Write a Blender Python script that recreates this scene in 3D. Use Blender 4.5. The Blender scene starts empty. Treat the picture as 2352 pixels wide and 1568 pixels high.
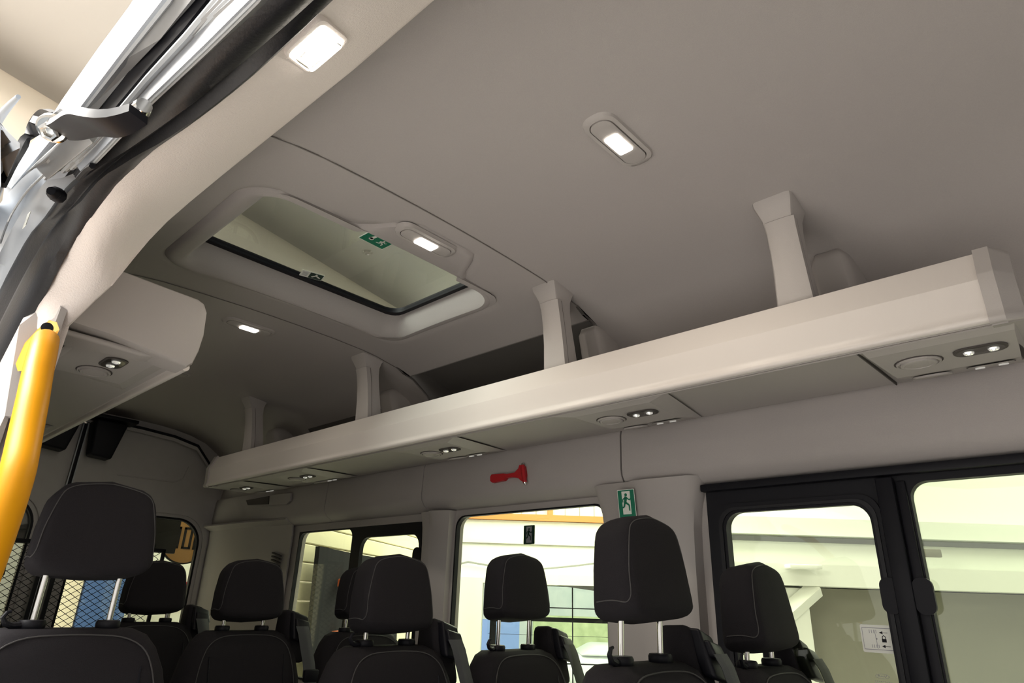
import bpy, bmesh, math, random
from mathutils import Vector, Matrix
from mathutils.bvhtree import BVHTree
random.seed(7)
S = bpy.context.scene
COL = S.collection
# ------------------------------------------------------------------ camera
CX, CY, F = 1176.0, 784.0, 1476.23
RW = Matrix(((0.67915676, -0.29425571, -0.67242819), (-0.73335804, -0.23393084, -0.63832777), (0.0305299, 0.92665524, -0.3746705)))
CAM = Vector((0, 0, 1.0))
cd = bpy.data.cameras.new('camera'); cam = bpy.data.objects.new('camera', cd); COL.objects.link(cam)
# columns of the camera matrix are the camera axes in world space
def _cols():
    a = RW @ Vector((1, 0, 0)); b = RW @ Vector((0, 1, 0)); c = RW @ Vector((0, 0, 1))
    return Matrix(((a.x, b.x, c.x, CAM.x), (a.y, b.y, c.y, CAM.y), (a.z, b.z, c.z, CAM.z), (0, 0, 0, 1)))
cam.matrix_world = _cols()
cd.sensor_width = 36; cd.lens = 36 * F / 2352; cd.clip_start = 0.01; cd.clip_end = 200
S.camera = cam
# ------------------------------------------------------------------ world, exposure, added unseen lights
w = bpy.data.worlds.new('world'); S.world = w; w.use_nodes = True
bg = w.node_tree.nodes['Background']; bg.inputs[0].default_value = (1.0, 0.98, 0.955, 1); bg.inputs[1].default_value = 1.0
S.view_settings.view_transform = 'Standard'; S.view_settings.look = 'None'
S.view_settings.gamma = 1; S.view_settings.use_curve_mapping = False
S.view_settings.exposure = -0.05
HV0 = Vector((.725, .688, 0))
def area(name, loc, sx, sy, power, color=(1, .97, .92), rot=(0, 0, 0)):
    l = bpy.data.lights.new(name, 'AREA'); l.shape = 'RECTANGLE'; l.size = sx; l.size_y = sy; l.energy = power; l.color = color
    o = bpy.data.objects.new(name, l); o.location = loc; o.rotation_euler = rot; COL.objects.link(o); return o
area('hall_fill_light', (-2.0, 2.6, 3.8), 2.5, 3.0, 850)  # unseen light added to brighten the hall floor and door trim
area('hall_fill_light', (-1.6, -0.9, 3.8), 2.2, 3.0, 60, (.96, .98, 1))  # weak unseen fill added for the door jamb
area('outdoor_fill_light', HV0 * 11 + Vector((0, 0, 5)), 6, 3, 1500, (.97, 1, 1), (math.radians(65), 0, math.atan2(-.725, .688)))  # unseen light added to brighten the view beyond the garage door
area('hall_fill_light', (6.0, 4.5, 3.8), 4.0, 4.0, 560, (.97, 1, .93))  # unseen light added for the hall walls behind the windows
area('hall_fill_light', (8.5, -1.0, 3.8), 3.0, 4.0, 200, (.97, 1, .93))  # second unseen light added for the hall walls
# ------------------------------------------------------------------ pixel -> point helpers
def ray(p): return RW @ Vector((p[0] - CX, -(p[1] - CY), -F))
def onx(p, x): d = ray(p); return CAM + d * ((x - CAM.x) / d.x)
def ony(p, y): d = ray(p); return CAM + d * ((y - CAM.y) / d.y)
def onz(p, z): d = ray(p); return CAM + d * ((z - CAM.z) / d.z)
def onpl(p, q, n): d = ray(p); n = Vector(n); q = Vector(q); return CAM + d * ((q - CAM).dot(n) / d.dot(n))
HU = Vector((.688, -.725, 0)); HV = Vector((.725, .688, 0))
def onv(p, v): return onpl(p, HV * v, HV)
# ------------------------------------------------------------------ materials
def mat(name, col, rough=.6, metal=0, bump=None, emit=None, spec=.5, wave=None, noise=None, coat=0):
    m = bpy.data.materials.new(name); m.use_nodes = True; nt = m.node_tree; b = nt.nodes['Principled BSDF']
    b.inputs['Base Color'].default_value = (*col, 1); b.inputs['Roughness'].default_value = rough; b.inputs['Metallic'].default_value = metal
    b.inputs['Specular IOR Level'].default_value = spec
    if coat: b.inputs['Coat Weight'].default_value = coat; b.inputs['Coat Roughness'].default_value = .1
    tc = nt.nodes.new('ShaderNodeTexCoord')
    if noise:   # (scale, amount): a faint mottling of the thing's own colour
        n = nt.nodes.new('ShaderNodeTexNoise'); n.inputs['Scale'].default_value = noise[0]; n.inputs['Detail'].default_value = 4
        nt.links.new(tc.outputs['Object'], n.inputs['Vector'])
        mx = nt.nodes.new('ShaderNodeMix'); mx.data_type = 'RGBA'
        mx.inputs[6].default_value = (*[c * (1 - noise[1]) for c in col], 1); mx.inputs[7].default_value = (*[min(1, c * (1 + noise[1])) for c in col], 1)
        nt.links.new(n.outputs['Fac'], mx.inputs[0]); nt.links.new(mx.outputs[2], b.inputs['Base Color'])
    if bump:    # (scale, strength)
        n = nt.nodes.new('ShaderNodeTexNoise'); n.inputs['Scale'].default_value = bump[0]; n.inputs['Detail'].default_value = 3
        nt.links.new(tc.outputs['Object'], n.inputs['Vector'])
        bp = nt.nodes.new('ShaderNodeBump'); bp.inputs['Strength'].default_value = bump[1]; bp.inputs['Distance'].default_value = .002
        nt.links.new(n.outputs['Fac'], bp.inputs['Height']); nt.links.new(bp.outputs[0], b.inputs['Normal'])
    if wave:    # (scale, strength, direction)
        n = nt.nodes.new('ShaderNodeTexWave'); n.inputs['Scale'].default_value = wave[0]; n.bands_direction = wave[2]
        nt.links.new(tc.outputs['Object'], n.inputs['Vector'])
        bp = nt.nodes.new('ShaderNodeBump'); bp.inputs['Strength'].default_value = wave[1]; bp.inputs['Distance'].default_value = .002
        nt.links.new(n.outputs['Fac'], bp.inputs['Height']); nt.links.new(bp.outputs[0], b.inputs['Normal'])
    if emit:
        b.inputs['Emission Color'].default_value = (*emit[0], 1); b.inputs['Emission Strength'].default_value = emit[1]
    return m
def glass(name, tint, refl=.05, rough=0.0):
    m = bpy.data.materials.new(name); m.use_nodes = True; nt = m.node_tree
    for n in list(nt.nodes): nt.nodes.remove(n)
    o = nt.nodes.new('ShaderNodeOutputMaterial'); t = nt.nodes.new('ShaderNodeBsdfTransparent'); t.inputs[0].default_value = (*tint, 1)
    g = nt.nodes.new('ShaderNodeBsdfGlossy'); g.inputs['Roughness'].default_value = rough; g.inputs[0].default_value = (1, 1, 1, 1)
    mx = nt.nodes.new('ShaderNodeMixShader'); mx.inputs[0].default_value = refl
    nt.links.new(t.outputs[0], mx.inputs[1]); nt.links.new(g.outputs[0], mx.inputs[2]); nt.links.new(mx.outputs[0], o.inputs[0]); return m
BEIGE = (.395, .366, .352)
M = dict(
    liner=mat('headliner_fabric', BEIGE, .95, bump=(900, .25), noise=(350, .05), spec=.15),
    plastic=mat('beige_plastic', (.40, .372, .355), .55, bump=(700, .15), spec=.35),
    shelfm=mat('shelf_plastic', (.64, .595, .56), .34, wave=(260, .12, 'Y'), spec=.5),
    trim=mat('door_trim', (.76, .69, .65), .6, bump=(320, .55), noise=(260, .04), spec=.35),
    pillar=mat('pillar_trim', (.38, .352, .335), .55, bump=(600, .1), spec=.35),
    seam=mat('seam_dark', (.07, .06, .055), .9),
    recess=mat('shaded_recess_black', (.10, .092, .085), .95),  # unlined black bay, its occlusion shade also put into the colour
    rubber=mat('black_rubber', (.009, .009, .011), .42, bump=(200, .2), spec=.3),
    black=mat('black_plastic', (.006, .006, .009), .5, spec=.22),
    blackm=mat('black_metal', (.007, .007, .010), .45, spec=.25),
    track=mat('grey_track_paint', (.30, .315, .34), .4),
    paint=mat('white_paint', (.38, .415, .46), .4, coat=.1, spec=.4),
    greyp=mat('grey_primer_metal', (.30, .30, .30), .45, metal=.3, noise=(30, .12)),
    alu=mat('brushed_rail', (.40, .42, .44), .4, metal=.2),
    chrome=mat('chrome', (.82, .80, .76), .18, metal=1),
    fabric=mat('seat_fabric', (.015, .0135, .0155), .95, bump=(700, .5), noise=(500, .25), spec=.2),
    fabric2=mat('seat_centre_fabric', (.010, .0095, .012), .9, wave=(160, .35, 'DIAGONAL'), spec=.2),
    thread=mat('grey_thread', (.045, .043, .043), .8),
    belt=mat('belt_webbing', (.05, .052, .055), .6, wave=(220, .5, 'X'), spec=.5),
    yellow=mat('yellow_powder_coat', (.62, .265, .0), .45, spec=.2),
    red=mat('red_plastic', (.42, .008, .015), .35),
    green=mat('sign_green', (.0, .16, .085), .5),
    dgreen=mat('sign_back_green', (.004, .03, .018), .5),
    white=mat('sign_white', (.75, .76, .70), .5),
    grey=mat('label_grey', (.30, .30, .33), .6),
    doorm=mat('rear_door_trim', (.50, .475, .46), .4, noise=(20, .06), spec=.5),
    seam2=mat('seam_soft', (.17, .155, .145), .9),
    lamp=mat('lit_lamp_lens', (1, 1, 1), .3, emit=((1, .93, .82), 9)),
    lampd=mat('lamp_inner_marks', (.45, .42, .36), .5),
    lens=glass('clear_lens', (.85, .85, .83), .12, .1),
    led=mat('led_reflector', (.9, .9, .85), .12, metal=1, emit=((1, .97, .9), .35)),
    wing=glass('window_glass', (.90, .93, .82), .035),
    wing2=glass('fixed_pane_glass', (.83, .87, .74), .06),
    hatchg=glass('tinted_hatch_glass', (.56, .59, .575), .04),
    floor=mat('van_floor_vinyl', (.26, .25, .24), .5, noise=(60, .1)),
    hallf=mat('hall_floor', (.70, .68, .66), .7, noise=(3, .1)),
    hallc=mat('hall_ceiling', (.66, .62, .57), .9),
    hallw=mat('hall_white_wall', (.79, .80, .75), .9),
    hally=mat('hall_cream_boards', (.78, .72, .50), .8),
    hallg=mat('hall_grey_wall', (.22, .21, .175), .9, noise=(1.5, .06)),
    cream=mat('cream_metal', (.80, .72, .60), .7),
    orange=mat('orange_frame', (.62, .24, .07), .6),
    tarp=mat('dark_tarp', (.022, .022, .025), .95, bump=(6, .4), spec=.08),
    oritem=mat('orange_plastic', (.75, .16, .05), .5),
    blue=mat('blue_panel', (.05, .11, .30), .6), greyd=mat('grey_panel', (.11, .11, .115), .7),
    blued=mat('blue_shutter', (.25, .38, .80), .6),
    frost=glass('frosted_light', (.97, 1, .99), .03),
    foliage=mat('leafy_view', (.62, .78, .42), .9, noise=(5, .45)),
    sky2=mat('pale_hill', (.80, .92, .97), .9, noise=(3, .2)),
    tan=mat('disc_wood', (.36, .19, .06), .6, noise=(20, .1)),
    carbody=mat('white_car_paint', (.85, .88, .9), .3),
)
# ------------------------------------------------------------------ mesh helpers
def link(name, me, m=None, parent=None, smooth=True, ang=40):
    o = bpy.data.objects.new(name, me); COL.objects.link(o)
    if m is not None: me.materials.append(M[m] if isinstance(m, str) else m)
    if parent is not None: o.parent = parent
    if smooth:
        for p in me.polygons: p.use_smooth = True
        try: me.set_sharp_from_angle(angle=math.radians(ang))
        except Exception: pass
    return o
def frombm(name, bm, m, parent=None, smooth=True, ang=40, recalc=True):
    if recalc: bmesh.ops.recalc_face_normals(bm, faces=bm.faces)
    me = bpy.data.meshes.new(name); bm.to_mesh(me); bm.free(); return link(name, me, m, parent, smooth, ang)
def loft_bm(secs, closed=False, cap=False, bm=None):
    bm = bm or bmesh.new(); rows = [[bm.verts.new(v) for v in s] for s in secs]; n = len(rows[0])
    for a, b in zip(rows, rows[1:]):
        for i in range(n if closed else n - 1):
            j = (i + 1) % n
            try: bm.faces.new((a[i], a[j], b[j], b[i]))
            except ValueError: pass
    if cap:
        bm.faces.new(rows[0]); bm.faces.new(list(reversed(rows[-1])))
    return bm
def loft(name, secs, m, parent=None, closed=False, cap=False, smooth=True, ang=40, thick=0, bm=None):
    bm = loft_bm(secs, closed, cap, bm)
    if thick:
        bmesh.ops.recalc_face_normals(bm, faces=bm.faces)
        bmesh.ops.solidify(bm, geom=bm.faces[:], thickness=thick)
    return frombm(name, bm, m, parent, smooth, ang)
def tube_bm(pts, r, n=10, bm=None, cap=True, up=Vector((0, 0, 1))):
    pts = [Vector(p) for p in pts]; rs = r if isinstance(r, (list, tuple)) else [r] * len(pts); secs = []; pn = None
    for i, p in enumerate(pts):
        t = (pts[min(i + 1, len(pts) - 1)] - pts[max(i - 1, 0)]).normalized()
        if pn is None:
            a = up if abs(t.dot(up)) < .95 else Vector((1, 0, 0)); pn = (a - t * a.dot(t)).normalized()
        else: pn = (pn - t * pn.dot(t)).normalized()
        q = t.cross(pn)
        secs.append([p + (pn * math.cos(2 * math.pi * k / n) + q * math.sin(2 * math.pi * k / n)) * rs[i] for k in range(n)])
    return loft_bm(secs, True, cap, bm)
def tube(name, pts, r, m, parent=None, n=10): return frombm(name, tube_bm(pts, r, n), m, parent)
def box_bm(c, s, bev=0, seg=2, rot=None, bm=None):
    b = bmesh.new(); bmesh.ops.create_cube(b, size=1)
    for v in b.verts: v.co = Vector((v.co.x * s[0], v.co.y * s[1], v.co.z * s[2]))
    if bev: bmesh.ops.bevel(b, geom=b.edges[:], offset=bev, segments=seg, profile=.5, affect='EDGES')
    mx = Matrix.Translation(Vector(c)) @ (rot.to_4x4() if rot is not None else Matrix.Identity(4))
    b.transform(mx)
    if bm is None: return b
    me = bpy.data.meshes.new('tmp'); b.to_mesh(me); b.free(); bm.from_mesh(me); bpy.data.meshes.remove(me); return bm
def box(name, c, s, m, parent=None, bev=0, seg=2, rot=None): return frombm(name, box_bm(c, s, bev, seg, rot), m, parent)
def hull(name, cs, m, parent=None, bev=.02, seg=3):
    """box from 8 corners (bottom 4, top 4, both counter-clockwise)"""
    bm = bmesh.new(); v = [bm.verts.new(c) for c in cs]
    for f in ((0, 1, 2, 3), (4, 5, 6, 7), (0, 1, 5, 4), (1, 2, 6, 5), (2, 3, 7, 6), (3, 0, 4, 7)): bm.faces.new([v[i] for i in f])
    bmesh.ops.recalc_face_normals(bm, faces=bm.faces)
    if bev: bmesh.ops.bevel(bm, geom=bm.edges[:], offset=bev, segments=seg, profile=.5, affect='EDGES')
    return frombm(name, bm, m, parent)
def rrect(u0, u1, v0, v1, r, n=6):
    out = []
    for cx, cy, a in ((u1 - r, v1 - r, 0), (u0 + r, v1 - r, 90), (u0 + r, v0 + r, 180), (u1 - r, v0 + r, 270)):
        for k in range(n + 1):
            t = math.radians(a + 90 * k / n); out.append((cx + r * math.cos(t), cy + r * math.sin(t)))
    return out
def ring_to_rect(ring, u0, u1, v0, v1):
    """push each ring point out to the rectangle's border, corners kept"""
    n = len(ring) // 4; out = []
    for q, (cu, cv) in enumerate(((u1, v1), (u0, v1), (u0, v0), (u1, v0))):
        for k in range(n):
            u, v = ring[q * n + k]; mid = (n - 1) / 2
            horiz = (q % 2 == 0)
            if abs(k - mid) < .6: out.append((cu, cv))
            elif k < mid: out.append((cu, v) if horiz else (u, cv))
            else: out.append((u, cv) if horiz else (cu, v))
    return out
def plate(name, outer, hole, r, f, t, m, parent=None, n=6, smooth=True):
    """plate with one rounded hole; f(u,v,w)->xyz; t = thickness along w"""
    ri = rrect(*hole, r, n); ro = ring_to_rect(ri, *outer)
    bm = bmesh.new(); R = [[bm.verts.new(f(u, v, wv)) for u, v in ring] for ring, wv in ((ro, 0), (ri, 0), (ri, t), (ro, t))]
    N = len(ri)
    for a, b in ((0, 1), (1, 2), (2, 3), (3, 0)):
        for i in range(N):
            j = (i + 1) % N
            try: bm.faces.new((R[a][i], R[a][j], R[b][j], R[b][i]))
            except ValueError: pass
    bmesh.ops.remove_doubles(bm, verts=bm.verts, dist=1e-6)
    return frombm(name, bm, m, parent, smooth, 30)
def slab(name, ring, f, t, m, parent=None, smooth=True, bm=None):
    """solid prism from a 2D outline"""
    own = bm is None; bm = bm or bmesh.new(); a = [bm.verts.new(f(u, v, 0)) for u, v in ring]; b = [bm.verts.new(f(u, v, t)) for u, v in ring]
    bm.faces.new(a); bm.faces.new(list(reversed(b))); N = len(ring)
    for i in range(N):
        j = (i + 1) % N; bm.faces.new((a[i], a[j], b[j], b[i]))
    if own: return frombm(name, bm, m, parent, smooth, 30)
def ringband(name, ra, rb, f, t, m, parent=None):
    """frame between two outlines of equal count"""
    bm = bmesh.new(); R = [[bm.verts.new(f(u, v, wv)) for u, v in ring] for ring, wv in ((ra, 0), (rb, 0), (rb, t), (ra, t))]; N = len(ra)
    for a, b in ((0, 1), (1, 2), (2, 3), (3, 0)):
        for i in range(N):
            j = (i + 1) % N; bm.faces.new((R[a][i], R[a][j], R[b][j], R[b][i]))
    return frombm(name, bm, m, parent, True, 30)
def FX(x, s=1): return lambda u, v, w_: Vector((x + s * w_, u, v))     # plane x=const, u=y, v=z
def FY(y, s=1): return lambda u, v, w_: Vector((u, y + s * w_, v))
def FZ(z, s=1): return lambda u, v, w_: Vector((u, v, z + s * w_))
def thing(name, label, cat, loc=(0, 0, 0), rz=0, group=None):
    o = bpy.data.objects.new(name, None); COL.objects.link(o); o.location = loc; o.rotation_euler = (0, 0, rz); o.empty_display_size = .1
    return tag(o, label, cat, group)
def tag(o, label, cat, group=None):
    o['label'] = label; o['category'] = cat
    if group: o['group'] = group
    return o
def struct(o): o['kind'] = 'structure'; return o
def copytree(o, parent=None):
    c = o.copy(); COL.objects.link(c)
    if parent is not None: c.parent = parent
    for ch in list(o.children): copytree(ch, c)
    return c
def lerp(a, b, t): return a + (b - a) * t
# ================================================================== VAN SHELL
Y0, Y1 = -2.2, 4.3
XC = .985
half = [(1.822, 1.545), (1.835, 1.62), (1.83, 1.70), (1.80, 1.775), (1.745, 1.84), (1.66, 1.893), (1.56, 1.925), (1.46, 1.943), (1.38, 1.952), (1.25, 1.958), (1.10, 1.962), (XC, 1.963)]
prof = half + [(2 * XC - x, z) for x, z in reversed(half[:-1])]
def zroof(x):
    for (xa, za), (xb, zb) in zip(prof, prof[1:]):
        if xb <= x <= xa: return lerp(za, zb, (xa - x) / (xa - xb))
    return 1.9
def shell(name, y0, y1, pr, m, t=.05, ny=2):
    return struct(loft(name, [[Vector((x, lerp(y0, y1, k / ny), z)) for x, z in pr] for k in range(ny + 1)], m, thick=t))
HY0, HY1 = 1.185, 2.17        # hatch panel
def outward(o):               # solidify must grow away from the cabin: rebuild thickness by scaling about the centre line
    return o
def ceilpiece(name, y0, y1, pr, m='liner'):
    # two skins, outer one pushed away from the cabin centre
    bm = bmesh.new(); c = Vector((XC, 0, 1.2))
    def off(x, z):
        d = Vector((x - XC, 0, z - 1.35)).normalized(); return Vector((x + d.x * .05, 0, z + d.z * .05))
    loopi = [(x, z) for x, z in pr]; loopo = [(off(x, z).x, off(x, z).z) for x, z in reversed(pr)]
    loop = loopi + loopo
    o = loft(name, [[Vector((x, y, z)) for x, z in loop] for y in (y0, y1)], m, closed=True, cap=True, ang=35)
    return struct(o)
YN = 2.17    # forward of this the near side is the sliding door header
cut = [p for p in prof if not (p[0] < .2 and p[1] < 1.8)]
ceilpiece('ceiling', Y0, HY0, cut)
ceilpiece('ceiling', HY1, Y1 + .02, prof)
# side strips of the ceiling beside the hatch panel: far cove is a recessed dark storage bay, near cove plain
sp = [p for p in prof if p[0] <= .43]
ceilpiece('ceiling', HY0, YN, [(.43, zroof(.43))] + [p for p in sp if p in cut])
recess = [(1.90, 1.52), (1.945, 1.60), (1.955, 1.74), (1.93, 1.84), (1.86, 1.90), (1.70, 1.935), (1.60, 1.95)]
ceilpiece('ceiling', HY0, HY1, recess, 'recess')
PX1R = 1.635
endp = [(x + .01, z + .01) for x, z in recess] + [(1.60, 1.905)] + [p for p in reversed(half[:7])]
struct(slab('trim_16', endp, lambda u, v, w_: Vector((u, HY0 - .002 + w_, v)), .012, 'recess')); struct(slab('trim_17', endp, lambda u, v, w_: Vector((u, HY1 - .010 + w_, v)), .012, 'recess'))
struct(loft('trim_18', [[Vector((x - .004, y, z - .003)) for x, z in half[1:5]] for y in (2.50, 3.16)], 'recess', thick=.002))  # dark sheet laid over the plain cove, standing in for a shaded recess
# hatch panel with raised rim and opening
def rimring(grow, bump, z):
    out = []
    base = rrect(.503 - grow, 1.43 + grow, 1.39 - grow, 2.02 + grow, .11, 10)
    return base
def dense(ring, step=.03):
    out = []
    for i, (u, v) in enumerate(ring):
        u2, v2 = ring[(i + 1) % len(ring)]; n = max(1, int(math.hypot(u2 - u, v2 - v) / step))
        out += [(lerp(u, u2, k / n), lerp(v, v2, k / n)) for k in range(n)]
    return out
rim = dense(rrect(.505, 1.425, 1.385, 2.02, .10, 8))
def bumpy(u, v):
    # the rim swells toward the front of the van around the dome lamp
    if v < 1.6:
        a = max(0, min(1, (u - .80) / .13)); b = max(0, min(1, (1.24 - u) / .10)); a = a * a * (3 - 2 * a); b = b * b * (3 - 2 * b)
        return v - .135 * a * b
    return v
rim_o = [(u, bumpy(u, v)) for u, v in rim]
cxh, cyh = .965, 1.70
def shrink(ring, d): return [(u + (cxh - u) / max(1e-6, math.hypot(cxh - u, cyh - v)) * d * 1.2, v + (cyh - v) / max(1e-6, math.hypot(cxh - u, cyh - v)) * d) for u, v in ring]
def toshape(ring, u0, u1, v0, v1, r=.07):
    """rounded rect sampled at the same angles as ring"""
    out = []; cu, cv = (u0 + u1) / 2, (v0 + v1) / 2
    for u, v in ring:
        a = (u - cxh) / .46; b = (v - cyh) / .318
        m_ = max(abs(a), abs(b)); a, b = a / m_, b / m_
        pu, pv = cu + a * (u1 - u0) / 2, cv + b * (v1 - v0) / 2
        # round corner
        qu, qv = abs(pu - cu) - ((u1 - u0) / 2 - r), abs(pv - cv) - ((v1 - v0) / 2 - r)
        if qu > 0 and qv > 0:
            k = r / math.hypot(qu, qv)
            pu = cu + math.copysign((u1 - u0) / 2 - r + qu * k, pu - cu); pv = cv + math.copysign((v1 - v0) / 2 - r + qv * k, pv - cv)
        out.append((pu, pv))
    return out
PX0, PX1 = .43, 1.635
def outerpt(u, v):
    d = Vector((u - cxh, v - cyh)); ts = []
    if d.x > 0: ts.append((PX1 - cxh) / d.x)
    if d.x < 0: ts.append((PX0 - cxh) / d.x)
    if d.y > 0: ts.append((HY1 - cyh) / d.y)
    if d.y < 0: ts.append((HY0 - cyh) / d.y)
    t = min(ts); return (cxh + d.x * t, cyh + d.y * t)
outer = [outerpt(u, v) for u, v in rim]
# snap nearest samples to the exact corners
for cu_, cv_ in ((PX0, HY0), (PX0, HY1), (PX1, HY0), (PX1, HY1)):
    i = min(range(len(outer)), key=lambda k: math.hypot(outer[k][0] - cu_, outer[k][1] - cv_)); outer[i] = (cu_, cv_)
hatch = thing('roof_hatch', 'rectangular glazed emergency roof hatch in the beige headliner, with green stickers on the pane', 'roof hatch', (cxh, cyh, 1.95))
secs = []
for k in range(9):
    t = k / 8; secs.append([Vector((lerp(o_[0], r_[0], t), lerp(o_[1], r_[1], t), zroof(lerp(o_[0], r_[0], t)))) for o_, r_ in zip(outer, rim_o)])
def sec(ring, z, zr=0): return [Vector((u, v, z + zr * (zroof(u) - 1.95))) for u, v in ring]
r1 = shrink(rim_o, .004); r2 = shrink(rim_o, .014); r3 = shrink(rim_o, .03)
hole = toshape(rim, .572, 1.405, 1.392, 1.985, .06); gask = toshape(rim, .565, 1.375, 1.36, 1.95, .05); pane_r = toshape(rim, .583, 1.357, 1.38, 1.93, .055)
secs += [[Vector((u, v, zroof(u) + .004)) for u, v in r1], [Vector((u, v, zroof(u) - .007)) for u, v in r2], [Vector((u, v, zroof(u) - .008)) for u, v in r3]]
secs += [sec(toshape(rim, .562, 1.412, 1.384, 1.995, .065), 1.946, .5), sec(hole, 1.952, .5), sec(toshape(rim, .576, 1.398, 1.395, 1.975, .055), 1.975), sec(gask, 2.03), sec(gask, 2.06)]
def place(o, t):   # parent to an Empty without moving
    o.parent = t; o.matrix_parent_inverse = Matrix.Translation(-Vector(t.location)) if t.rotation_euler.z == 0 else t.matrix_basis.inverted(); return o
bmh = loft_bm(secs, True)
place(frombm('surround', bmh, 'liner', None, True, 50), hatch)
bmh = loft_bm([sec(gask, 2.031), sec(pane_r, 2.031), sec(pane_r, 2.05), sec(gask, 2.05)], True)
place(frombm('gasket', bmh, 'black'), hatch)
place(slab('pane', toshape(rim, .57, 1.37, 1.365, 1.945, .05), FZ(2.038), .006, 'hatchg'), hatch)
# hinge disc on glass
place(loft('pane_button', [[Vector((1.0 + r * math.cos(a * .5236), 1.61 + r * math.sin(a * .5236), z)) for a in range(12)] for r, z in ((.018, 2.037), (.012, 2.033), (.010, 2.035))], 'lens', closed=True, cap=True), hatch)
# hatch panel joints: no open gaps, their shadow lines put in as thin dark strips
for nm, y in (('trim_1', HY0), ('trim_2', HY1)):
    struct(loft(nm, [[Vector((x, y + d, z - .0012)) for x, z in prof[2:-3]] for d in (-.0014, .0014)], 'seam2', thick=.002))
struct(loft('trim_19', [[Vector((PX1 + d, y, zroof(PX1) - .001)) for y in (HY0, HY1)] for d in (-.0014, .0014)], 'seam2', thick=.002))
# ------------------------------------------------------------------ far (driver's side) wall
wp = [(1.822, 1.552), (1.806, 1.548), (1.80, 1.53), (1.797, 1.42), (1.800, 1.395), (1.815, 1.372), (1.850, 1.352), (1.868, 1.346)]
def wallstrip(name, y0, y1, pts, m, gapdark=True):
    out = [(x + .05, z + .01) for x, z in reversed(pts)]
    return struct(loft(name, [[Vector((x, y, z)) for x, z in pts + out] for y in (y0, y1)], m, closed=True, cap=True, ang=50))
seams = [Y0, 1.19, 2.215, 2.98, Y1]
for a, b in zip(seams, seams[1:]): wallstrip('wall_left', a + .003, b - .003, wp, 'liner')
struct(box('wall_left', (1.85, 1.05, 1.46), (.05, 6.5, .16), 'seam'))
XW = 1.866
def opening(name, oy0, oy1, hy0, hy1, hz0, hz1, r=.06, t=.04):
    return struct(plate(name, (oy0, oy1, .0, 1.36), (hy0, hy1, hz0, hz1), r, FX(XW), t, 'pillar'))
opening('wall_left', Y0, 1.12, -1.2, .925, .62, 1.3475, .03)
opening('wall_left', 1.12, 2.13, 1.30, 2.055, .62, 1.322, .05)
opening('wall_left', 2.13, 3.45, 2.262, 3.305, .62, 1.314, .05)
struct(box('wall_left', (XW + .02, 3.875, .68), (.04, .85, 1.36), 'pillar'))
# B/C pillar cover between the two nearest far windows
def pillar(name, y0, y1, zt, x_in, flare, m='pillar'):
    secs = []
    for z, e in ((.0, 0), (.9, 0), (1.12, .0), (1.22, .004), (1.28, .015), (1.325, .035), (zt, .055)):
        ya, yb = y0 - flare * e / .055, y1 + flare * e / .055; xi = x_in - e * .25
        secs.append([Vector((XW + .005, ya, z)), Vector((lerp(XW, xi, .7), ya + .006, z)), Vector((xi, ya + .035, z)), Vector((xi - .012, lerp(ya, yb, .42), z)), Vector((xi - .012, lerp(ya, yb, .55), z)), Vector((xi + .004, lerp(ya, yb, .62), z)), Vector((xi, yb - .045, z)), Vector((lerp(XW, xi, .7), yb - .008, z)), Vector((XW + .005, yb, z))])
    return struct(loft(name, secs, m, closed=True, cap=True, ang=50))
pillar('trim_3', .955, 1.285, 1.372, 1.808, .035)
pillar('trim_4', 2.07, 2.245, 1.345, 1.83, .012)
# rear quarter trim (sloping corner, vent grille)
hv = [(1.858, 0), (1.858, 1.30), (1.85, 1.36), (1.80, 1.385)]
struct(loft('trim_5', [[Vector((x, y, z)) for x, z in hv] for y in (3.36, 3.5)] + [[Vector((x - .04, 3.75, z)) for x, z in hv]] + [[Vector((x - .05, 4.29, z)) for x, z in hv]], 'pillar', thick=.01))
gr = bmesh.new()
for k in range(7): box_bm((1.838, 3.47, 1.20 - k * .018), (.012, .10 - k * .004, .007), 0, bm=gr, rot=Matrix.Rotation(.2, 3, 'X'))
tag(frombm('air_grille', gr, 'seam'), 'small slatted air grille on the rear quarter panel behind the seats', 'vent')
# ------------------------------------------------------------------ floor, front, near wall behind the door
struct(box('floor', (XC, 1.05, -.03), (1.86, 6.5, .06), 'floor'))
struct(plate('wall_front', (.08, 1.93, 0, 1.99), (.2, 1.8, .9, 1.75), .1, FY(Y0, -1), .05, 'pillar'))
struct(box('wall_right', (.17, 3.35, .8), (.05, 1.95, 1.62), 'pillar'))
struct(box('wall_right', (.178, 2.15, .9), (.02, .6, 1.9), 'pillar'))
struct(box('wall_right', (.085, -1.6, .45), (.05, 1.2, .9), 'pillar'))
nwp = [(2 * XC - x, z) for x, z in wp]
struct(loft('wall_right', [[Vector((x - e, y, z)) for x, z in nwp] for y, e in ((2.2, 0), (4.29, 0))], 'liner', thick=.02))
# ------------------------------------------------------------------ windows of the far side
def pane(name, y0, y1, z0, z1, r, x, m, parent=None): return slab(name, rrect(y0, y1, z0, z1, r), FX(x), .004, m, parent)
def gasket(name, ro, ri, x, t, m='black', parent=None):
    a = rrect(*ro, .03); b = rrect(*ri[:4], ri[4]); return ringband(name, a, b, FX(x), t, m, parent)
w1 = struct(bpy.data.objects.new('window_1', None)); COL.objects.link(w1)
gasket('frame', (-1.2, .925, .62, 1.3485), (-.95, .380, .70, 1.306, .035), 1.852, .035, parent=w1) if False else None
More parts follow.
